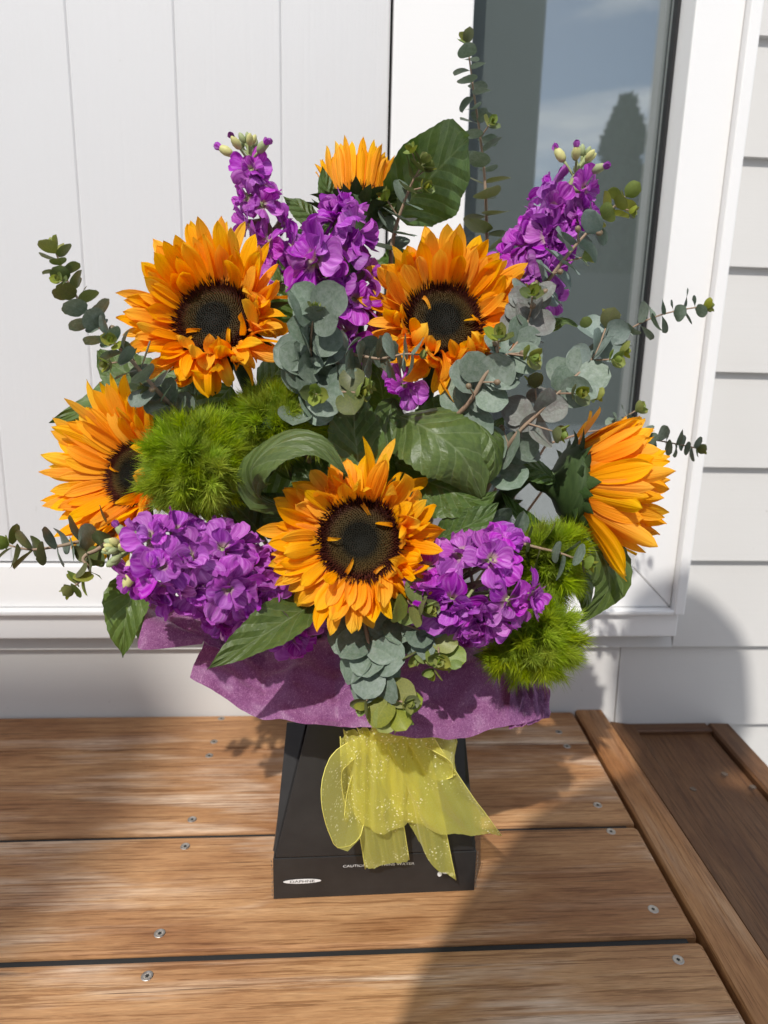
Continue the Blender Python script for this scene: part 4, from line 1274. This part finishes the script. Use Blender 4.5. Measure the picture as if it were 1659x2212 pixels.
def rosette(o, q, d, R, r):
    a = nrm(np.cross(d, [.3, .2, .9])); b = np.cross(d, a)
    for ring, (cnt, sc, el) in enumerate(((2, 1.0, 25), (2, .8, 45), (2, .55, 68), (2, .35, 82))):
        for k in range(cnt):
            t = ring * 1.57 + k * math.pi + r.normal(0, .2)
            er = a * math.cos(t) + b * math.sin(t)
            s = R * sc
            V, F, U = blade(q + d * R * .22 * ring + er * .0005, er, d, s * 1.5, s * 1.25, 'round', e0=rad(el + r.normal(0, 8)), curl=rad(25), cup=.35, nu=6, nv=4)
            mesh('leaf', V, F, MAT['euc_olive' if ring == 0 and r.random() < .5 else 'euc_young'], o, U)

E_ = eucalyptus
E_('dark round-leaved eucalyptus sprig arching out at the upper left', [(440, 950, YB + .01), (400, 905, YB - .01), (345, 850, YB - .035), (285, 780, YB - .045), (205, 695, YB - .04), (150, 615, YB - .03), (122, 548, YB - .025)], .0112, .0060, .0108, 201, ('euc', 'euc', 'euc', 'euc_olive'), 30, 3, .28)
E_('grey eucalyptus sprig reaching the left edge beside the purple stock', [(250, 1150, YB - .01), (190, 1165, YB - .02), (125, 1180, YB - .03), (65, 1187, YB - .035), (20, 1178, YB - .035)], .0115, .0080, .0125, 211, ('euc', 'euc', 'euc_olive'), 20, 1, 0, tip=.009)
E_('small olive eucalyptus shoot hanging below the left grey sprig', [(245, 1165, YB - .035), (205, 1190, YB - .045), (178, 1205, YB - .05), (195, 1235, YB - .052), (158, 1268, YB - .055)], .0085, .0065, .0115, 217, ('euc_olive', 'euc_olive', 'euc_young'), 30, 0, 0, tip=.008)
E_('eucalyptus with large round leaves below the central purple stock', [(700, 900, YB + .0), (680, 850, YB - .02), (672, 780, YB - .035), (672, 720, YB - .045), (680, 672, YB - .055)], .0142, .0110, .0115, 223, ('euc',), 24, 1, 0, tip=.006, face=(0, .3, 1))
E_('eucalyptus sprig stretched sideways across the right upper sunflower petals', [(640, 800, YB - .01), (690, 775, YB - .03), (750, 765, YB - .04), (820, 775, YB - .05), (870, 765, YB - .055), (905, 766, YB - .057)], .0110, .0080, .0095, 229, ('euc',), 18, 0, 0, tip=.005)
E_('olive-tipped eucalyptus sprig just above the central glossy leaf', [(640, 880, YB - .02), (670, 865, YB - .032), (705, 850, YB - .042), (740, 847, YB - .05), (768, 848, YB - .055)], .0135, .0095, .0110, 233, ('euc', 'euc', 'euc_olive'), 25, 0, .1, tip=.009, face=(.1, .2, 1))
E_('tall thin eucalyptus spire rising against the window edge', [(1055, 620, YB + .13), (1052, 520, YB + .13), (1048, 400, YB + .13), (1038, 300, YB + .13), (1022, 190, YB + .13), (1010, 95, YB + .13)], .0135, .0070, .0175, 239, ('euc_olive', 'euc_olive', 'euc', 'euc'), 8, 0, .06, tip=.009)
E_('shaded eucalyptus sprig in front of the big heart-shaped leaf', [(845, 540, YB + .08), (855, 490, YB + .075), (872, 440, YB + .07), (890, 395, YB + .065), (910, 358, YB + .06)], .0115, .0080, .0145, 241, ('euc', 'euc', 'euc_olive'), 25, 1, .5, tip=.009)
E_('silvery eucalyptus sprig crossing the right upper purple stock', [(1130, 660, YB + .02), (1180, 610, YB + .01), (1235, 540, YB + .0), (1290, 480, YB - .0), (1350, 425, YB + .005)], .0120, .0065, .0120, 251, ('euc_silver', 'euc_silver', 'euc_silver', 'euc_young'), 12, 2, .35, tip=.010)
E_('eucalyptus with large overlapping grey leaves right of the upper right sunflower', [(985, 900, YB - .02), (1020, 860, YB - .03), (1055, 800, YB - .035), (1110, 750, YB - .03), (1142, 690, YB - .025), (1150, 640, YB - .02)], .0150, .0085, .0125, 257, ('euc', 'euc', 'euc_plum'), 28, 4, .4, tip=.009, face=(.05, .35, 1), side0=.35, fj=.35)
E_('plum-edged eucalyptus sprig with yellow-green tips at the right', [(1075, 1010, YB - .01), (1110, 945, YB - .03), (1165, 890, YB - .035), (1225, 830, YB - .035), (1280, 775, YB - .03), (1308, 710, YB - .025)], .0142, .0090, .0135, 263, ('euc', 'euc_plum', 'euc', 'euc_silver'), 30, 2, .55, tip=.012, face=(-.1, .4, 1), fj=.55)
E_('thin grey eucalyptus sprig whose tip overlaps the white window frame', [(1150, 900, YB + .09), (1215, 830, YB + .085), (1290, 770, YB + .08), (1345, 722, YB + .075), (1400, 690, YB + .07), (1460, 672, YB + .065), (1518, 662, YB + .06)], .0120, .0070, .0160, 269, ('euc', 'euc', 'euc', 'euc'), 20, 0, 0, start=.5, stem0=.0014, tip=.008)
E_('thin eucalyptus sprig poking out right of the rightmost sunflower', [(1180, 960, YB + .09), (1290, 930, YB + .08), (1380, 945, YB + .07), (1440, 955, YB + .065), (1504, 968, YB + .06)], .0100, .0065, .0140, 271, ('euc',), 20, 1, 0, start=.45, stem0=.0013, tip=.008)
E_('eucalyptus tip peeking over the top of the rightmost sunflower', [(1230, 980, YB + .10), (1300, 940, YB + .09), (1345, 905, YB + .08), (1372, 888, YB + .075)], .0085, .0065, .0150, 277, ('euc',), 20, 0, 0, start=.6, stem0=.0013, tip=.009)
E_('reddish-stemmed eucalyptus sprig over the right green tufts', [(1060, 1150, YB - .02), (1100, 1165, YB - .04), (1150, 1180, YB - .05), (1210, 1195, YB - .055), (1258, 1212, YB - .06)], .0125, .0080, .0135, 281, ('euc', 'euc_olive', 'euc'), 15, 0, 0, tip=.009)
E_('eucalyptus with large leaves hanging down the front over the purple paper', [(785, 1325, YB - .055), (792, 1365, YB - .075), (803, 1425, YB - .088), (828, 1485, YB - .095), (850, 1530, YB - .100)], .0150, .0095, .0105, 283, ('euc', 'euc', 'euc', 'euc_young'), 28, 1, .25, tip=.014, face=(0, .55, 1), side0=.6)
E_('small eucalyptus sprig between the lowest sunflower and the right front stock', [(840, 1320, YB - .06), (870, 1345, YB - .075), (905, 1362, YB - .085), (940, 1385, YB - .092), (968, 1420, YB - .095)], .0135, .0085, .0105, 293, ('euc', 'euc', 'euc_young'), 25, 0, .3, tip=.009, face=(.1, .5, 1))
E_('eucalyptus sprig tip beside the lowest sunflower above the front leaves', [(850, 1260, YB - .05), (870, 1290, YB - .08), (890, 1305, YB - .10), (905, 1310, YB - .105)], .0095, .0085, .0110, 307, ('euc_olive', 'euc_young'), 25, 0, 0, tip=.011)

# ------------------------------------------------------------------ green tufted dianthus
def tuft_mesh(seed, nh=190):
    r = np.random.default_rng(seed)
    V, F, U = [], [], []
    for k in range(nh):
        th_, ph_ = abs(r.normal(0, .36)), r.uniform(0, 2 * math.pi)
        d = np.array([math.sin(th_) * math.cos(ph_), math.sin(th_) * math.sin(ph_), math.cos(th_)])
        h0 = r.uniform(0, .45)
        p = np.array([0, 0, h0]) + .03 * r.normal(0, 1, 3) * [1, 1, 0]
        L = r.uniform(.45, .75)
        s = nrm(np.cross(d, r.normal(0, 1, 3))) * .014
        up = np.array([0, 0, 1.])
        m_ = p + d * L * .5 - up * .0
        e_ = p + d * L + nrm(d * [1, 1, 0] + 1e-6) * .06 + r.normal(0, .07, 3)
        b = len(V)
        V += [p - s, p + s, m_ - s * .8, m_ + s * .8, e_]
        U += [(h0 * .3, 0), (h0 * .3, 1), (.45 + h0 * .3, 0), (.45 + h0 * .3, 1), (1, .5)]
        F += [(b, b + 1, b + 3, b + 2), (b + 2, b + 3, b + 4)]
    V, F, U = np.array(V), F, np.array(U)
    me = bpy.data.meshes.new('tuft')
    me.from_pydata(V.tolist(), [], F)
    l = me.uv_layers.new(name='UVMap')
    idx = np.empty(len(me.loops), np.int32); me.loops.foreach_get('vertex_index', idx)
    l.data.foreach_set('uv', U.astype(np.float32)[idx].ravel())
    me.materials.append(MAT['tuft'])
    return me
TUFT = [tuft_mesh(s) for s in (1, 2, 3, 4, 5)]
def dianthus(label, at, rx, ry, n, seed, hair=.030, cull=-.45):
    r = np.random.default_rng(seed)
    C = P(*at)
    o = thing('green_dianthus', label, 'dianthus', NECK + [0, 0, -.04], 'green tufted dianthus in the bouquet')
    base = NECK + np.array([(C[0] - NECK[0]) * .2, 0, -.02])
    V, F, U = tube([base, base * .5 + C * .5, C], [.003, .0028, .0028], 7, 12)
    mesh('stem', V, F, MAT['stem'], o, U)
    V, F, U = lathe(C - np.array([0, 0, ry * .8]), (0, 0, 1), [(0, .002), (ry * .3, rx * .55), (ry * .8, rx * .8), (ry * 1.3, rx * .55), (ry * 1.6, .002)], 12)
    mesh('core', V, F, MAT['sepal'], o, U)
    i = k = 0
    while i < n and k < 1500:
        k += 1
        d = nrm(r.normal(0, 1, 3))
        if d @ -CF < cull: continue
        i += 1
        w = CR * (d @ CR) * rx + CU * (d @ CU) * ry - CF * (d @ -CF) * min(rx, ry)
        p = C + w * r.uniform(.25, .95)
        dd = nrm(d * [1, 1, 1] + np.array([0, 0, .15]) + r.normal(0, .25, 3))
        ob = bpy.data.objects.new('tuft', TUFT[i % 5])
        link(ob, o)
        ob.location = tuple(p - root_of(o))
        qd = Vector(tuple(dd)).to_track_quat('Z', 'Y')
        ob.rotation_mode = 'QUATERNION'
        ob.rotation_quaternion = qd
        s_ = hair * r.uniform(.8, 1.2)
        ob.scale = (s_, s_, s_)
    return o
dianthus('feathery green dianthus ball between the far left sunflower and the curled leaf', (425, 1010, YB - .035), .026, .027, 220, 401, .026)
dianthus('feathery green dianthus behind the curled centre leaf, below the upper left sunflower', (598, 915, YB - .005), .032, .016, 130, 409, .025)
dianthus('green dianthus tufts below the rightmost sunflower behind the eucalyptus twig', (1180, 1215, YB - .025), .022, .024, 100, 419, .026)
dianthus('large feathery green dianthus at the lower right hanging over the paper', (1140, 1375, YB - .055), .029, .026, 160, 421, .026)

# ================================================================== what the window reflects and what shades the bench
def crown_mesh(center, h, rbase, n, seed, leafsz):
    r = np.random.default_rng(seed)
    V, F = [], []
    for k in range(n):
        u = r.random() ** .8
        rr = rbase * (1 - u) ** .95 * (.75 + .35 * math.sin(7 * u * 3 + 2 * r.random())) * math.sqrt(r.random()) + .05
        t = r.uniform(0, 2 * math.pi)
        p = center + np.array([rr * math.cos(t), rr * math.sin(t), h * u])
        a = nrm(r.normal(0, 1, 3)) * leafsz * r.uniform(.6, 1.4); b = nrm(np.cross(a, r.normal(0, 1, 3))) * leafsz * .5
        i = len(V)
        V += [p - a - b * .3, p + b, p + a, p - b]
        F.append((i, i + 1, i + 2, i + 3))
    return np.array(V), F
MAT['conifer'] = simple('conifer_foliage', C4(.035, .05, .025), .8, .1)
MAT['bark'] = simple('bark', C4(.09, .07, .05), .9, .1, var=(20, C4(.06, .045, .03)))
DV = 13.0
tp = P(1318, 215, DV); bt = P(1316, 640, DV)
real_y = 2 * YG - DV
tree = thing('conifer_tree', 'dark pointed conifer mirrored in the window glass', 'tree', (bt[0], real_y, -.45))
V, F = crown_mesh(np.array([bt[0], real_y, bt[2] - 1.2]), tp[2] - bt[2] + 1.2, 1.95, 12000, 5, .13)
mesh('crown', V, F, MAT['conifer'], tree, smooth=False, loc=np.array([bt[0], real_y, bt[2]]))
V, F, U = tube([np.array([bt[0], real_y, -.45]), np.array([bt[0], real_y, tp[2] - .4])], [.16, .04], 9, 6)
mesh('trunk', V, F, MAT['bark'], tree, U)
hd = P(1300, 590, 11.0)
V, F = box(-5, 14, 2 * YG - 11.6, 2 * YG - 11.0, -.45, hd[2])
hedge_wall = mesh('garden_wall', V, F, simple('dark_render', C4(.06, .065, .062), .9), smooth=False)
tag(hedge_wall, 'dark garden wall mirrored low in the window glass', 'wall')
pa, pb = P(985, 300, 2.6), P(1163, 300, 2.6)
V, F = box(pa[0], pb[0], 2 * YG - 2.85, 2 * YG - 2.6, -.45, 3.2, .01)
tag(mesh('porch_column', V, F, simple('dark_column_paint', C4(.055, .062, .062), .8), smooth=False), 'dark square porch column mirrored in the left of the window glass', 'column')

# unseen slab added far left: its soft shadow edge falls over the bench's left end
V, F = box(-6.5, -2.03, -3.9, -3.5, -.45, 5.44, .02)
tag(mesh('shade_slab', V, F, MAT['siding'], smooth=False), 'tall pale slab added out of view to shade the left end of the bench', 'shade_caster')
# the person taking the picture, standing behind the camera
WP = P(1462, 1500, YW - .012)
HD = WP + SUNV * ((WP[1] + .14) / -SUNV[1])
person = thing('person', 'person in a dark jacket standing behind the camera holding a phone', 'person', (HD[0], -.3, -.45))
def skin(name, verts, edges, radii, mat, par, sub=2):
    me = bpy.data.meshes.new(name)
    me.from_pydata([tuple(v) for v in verts], edges, [])
    me.materials.append(MAT[mat])
    o = bpy.data.objects.new(name, me)
    link(o, par)
    o.location = tuple(-root_of(par))
    o.modifiers.new('skin', 'SKIN')
    me.skin_vertices.new() if not len(me.skin_vertices) else None
    for k, r_ in enumerate(radii):
        me.skin_vertices[0].data[k].radius = r_ if isinstance(r_, tuple) else (r_, r_)
    me.skin_vertices[0].data[0].use_root = True
    ss = o.modifiers.new('sub', 'SUBSURF'); ss.levels = sub; ss.render_levels = sub
    return o
MAT['jacket'] = simple('dark_jacket', C4(.03, .035, .05), .8, .2)
MAT['skin'] = simple('skin', C4(.50, .30, .21), .5, .4)
MAT['hair'] = simple('hair', C4(.04, .025, .018), .6, .3)
hx, hy, hz = HD
sh = hz - .27
tx = hx - .05
sh += .04
bv = [(tx, -.30, .50), (tx, -.30, .72), (tx, -.29, sh - .06), (tx, -.22, sh + .09), (hx, hy - .03, hz - .09),
      (tx - .17, -.28, sh - .02), (tx - .22, -.24, sh - .28), (-.09, -.08, .50), (-.045, -.035, .515),
      (tx + .17, -.28, sh - .02), (tx + .22, -.24, sh - .28), (.09, -.08, .50), (.045, -.035, .515),
      (tx - .09, -.30, .44), (tx - .10, -.28, .02), (tx - .10, -.32, -.38), (tx - .10, -.22, -.42),
      (tx + .09, -.30, .44), (tx + .10, -.28, .02), (tx + .10, -.32, -.38), (tx + .10, -.22, -.42), (hx, hy - .01, hz + .02)]
be = [(0, 1), (1, 2), (2, 3), (3, 4), (4, 21), (2, 5), (5, 6), (6, 7), (7, 8), (2, 9), (9, 10), (10, 11), (11, 12), (0, 13), (13, 14), (14, 15), (15, 16), (0, 17), (17, 18), (18, 19), (19, 20)]
br = [(.17, .11), (.18, .11), (.17, .11), .055, .07, .07, .055, .036, .025, .07, .055, .036, .025, .085, .06, .045, .04, .085, .06, .045, .04, .085]
skin('body', bv, be, br, 'jacket', person)
V, F, U = lathe(np.array([hx, hy, hz - .13]), (0, -.08, 1), [(0, .02), (.02, .055), (.07, .076), (.13, .088), (.19, .080), (.23, .05), (.245, .01)], 16)
mesh('head', V, F, MAT['skin'], person, U)
V, F, U = lathe(np.array([hx, hy - .03, hz - .10]), (0, .05, 1), [(0, .07), (.06, .098), (.13, .110), (.19, .10), (.235, .06), (.25, .01)], 16)
mesh('hair', V, F, MAT['hair'], person, U)
V, F = box(-.038, .038, -.034, -.026, .45, .60, .003)
tag(mesh('smartphone', V, F, MAT['gasket'], smooth=False), 'black phone held upright behind the bench front', 'phone')
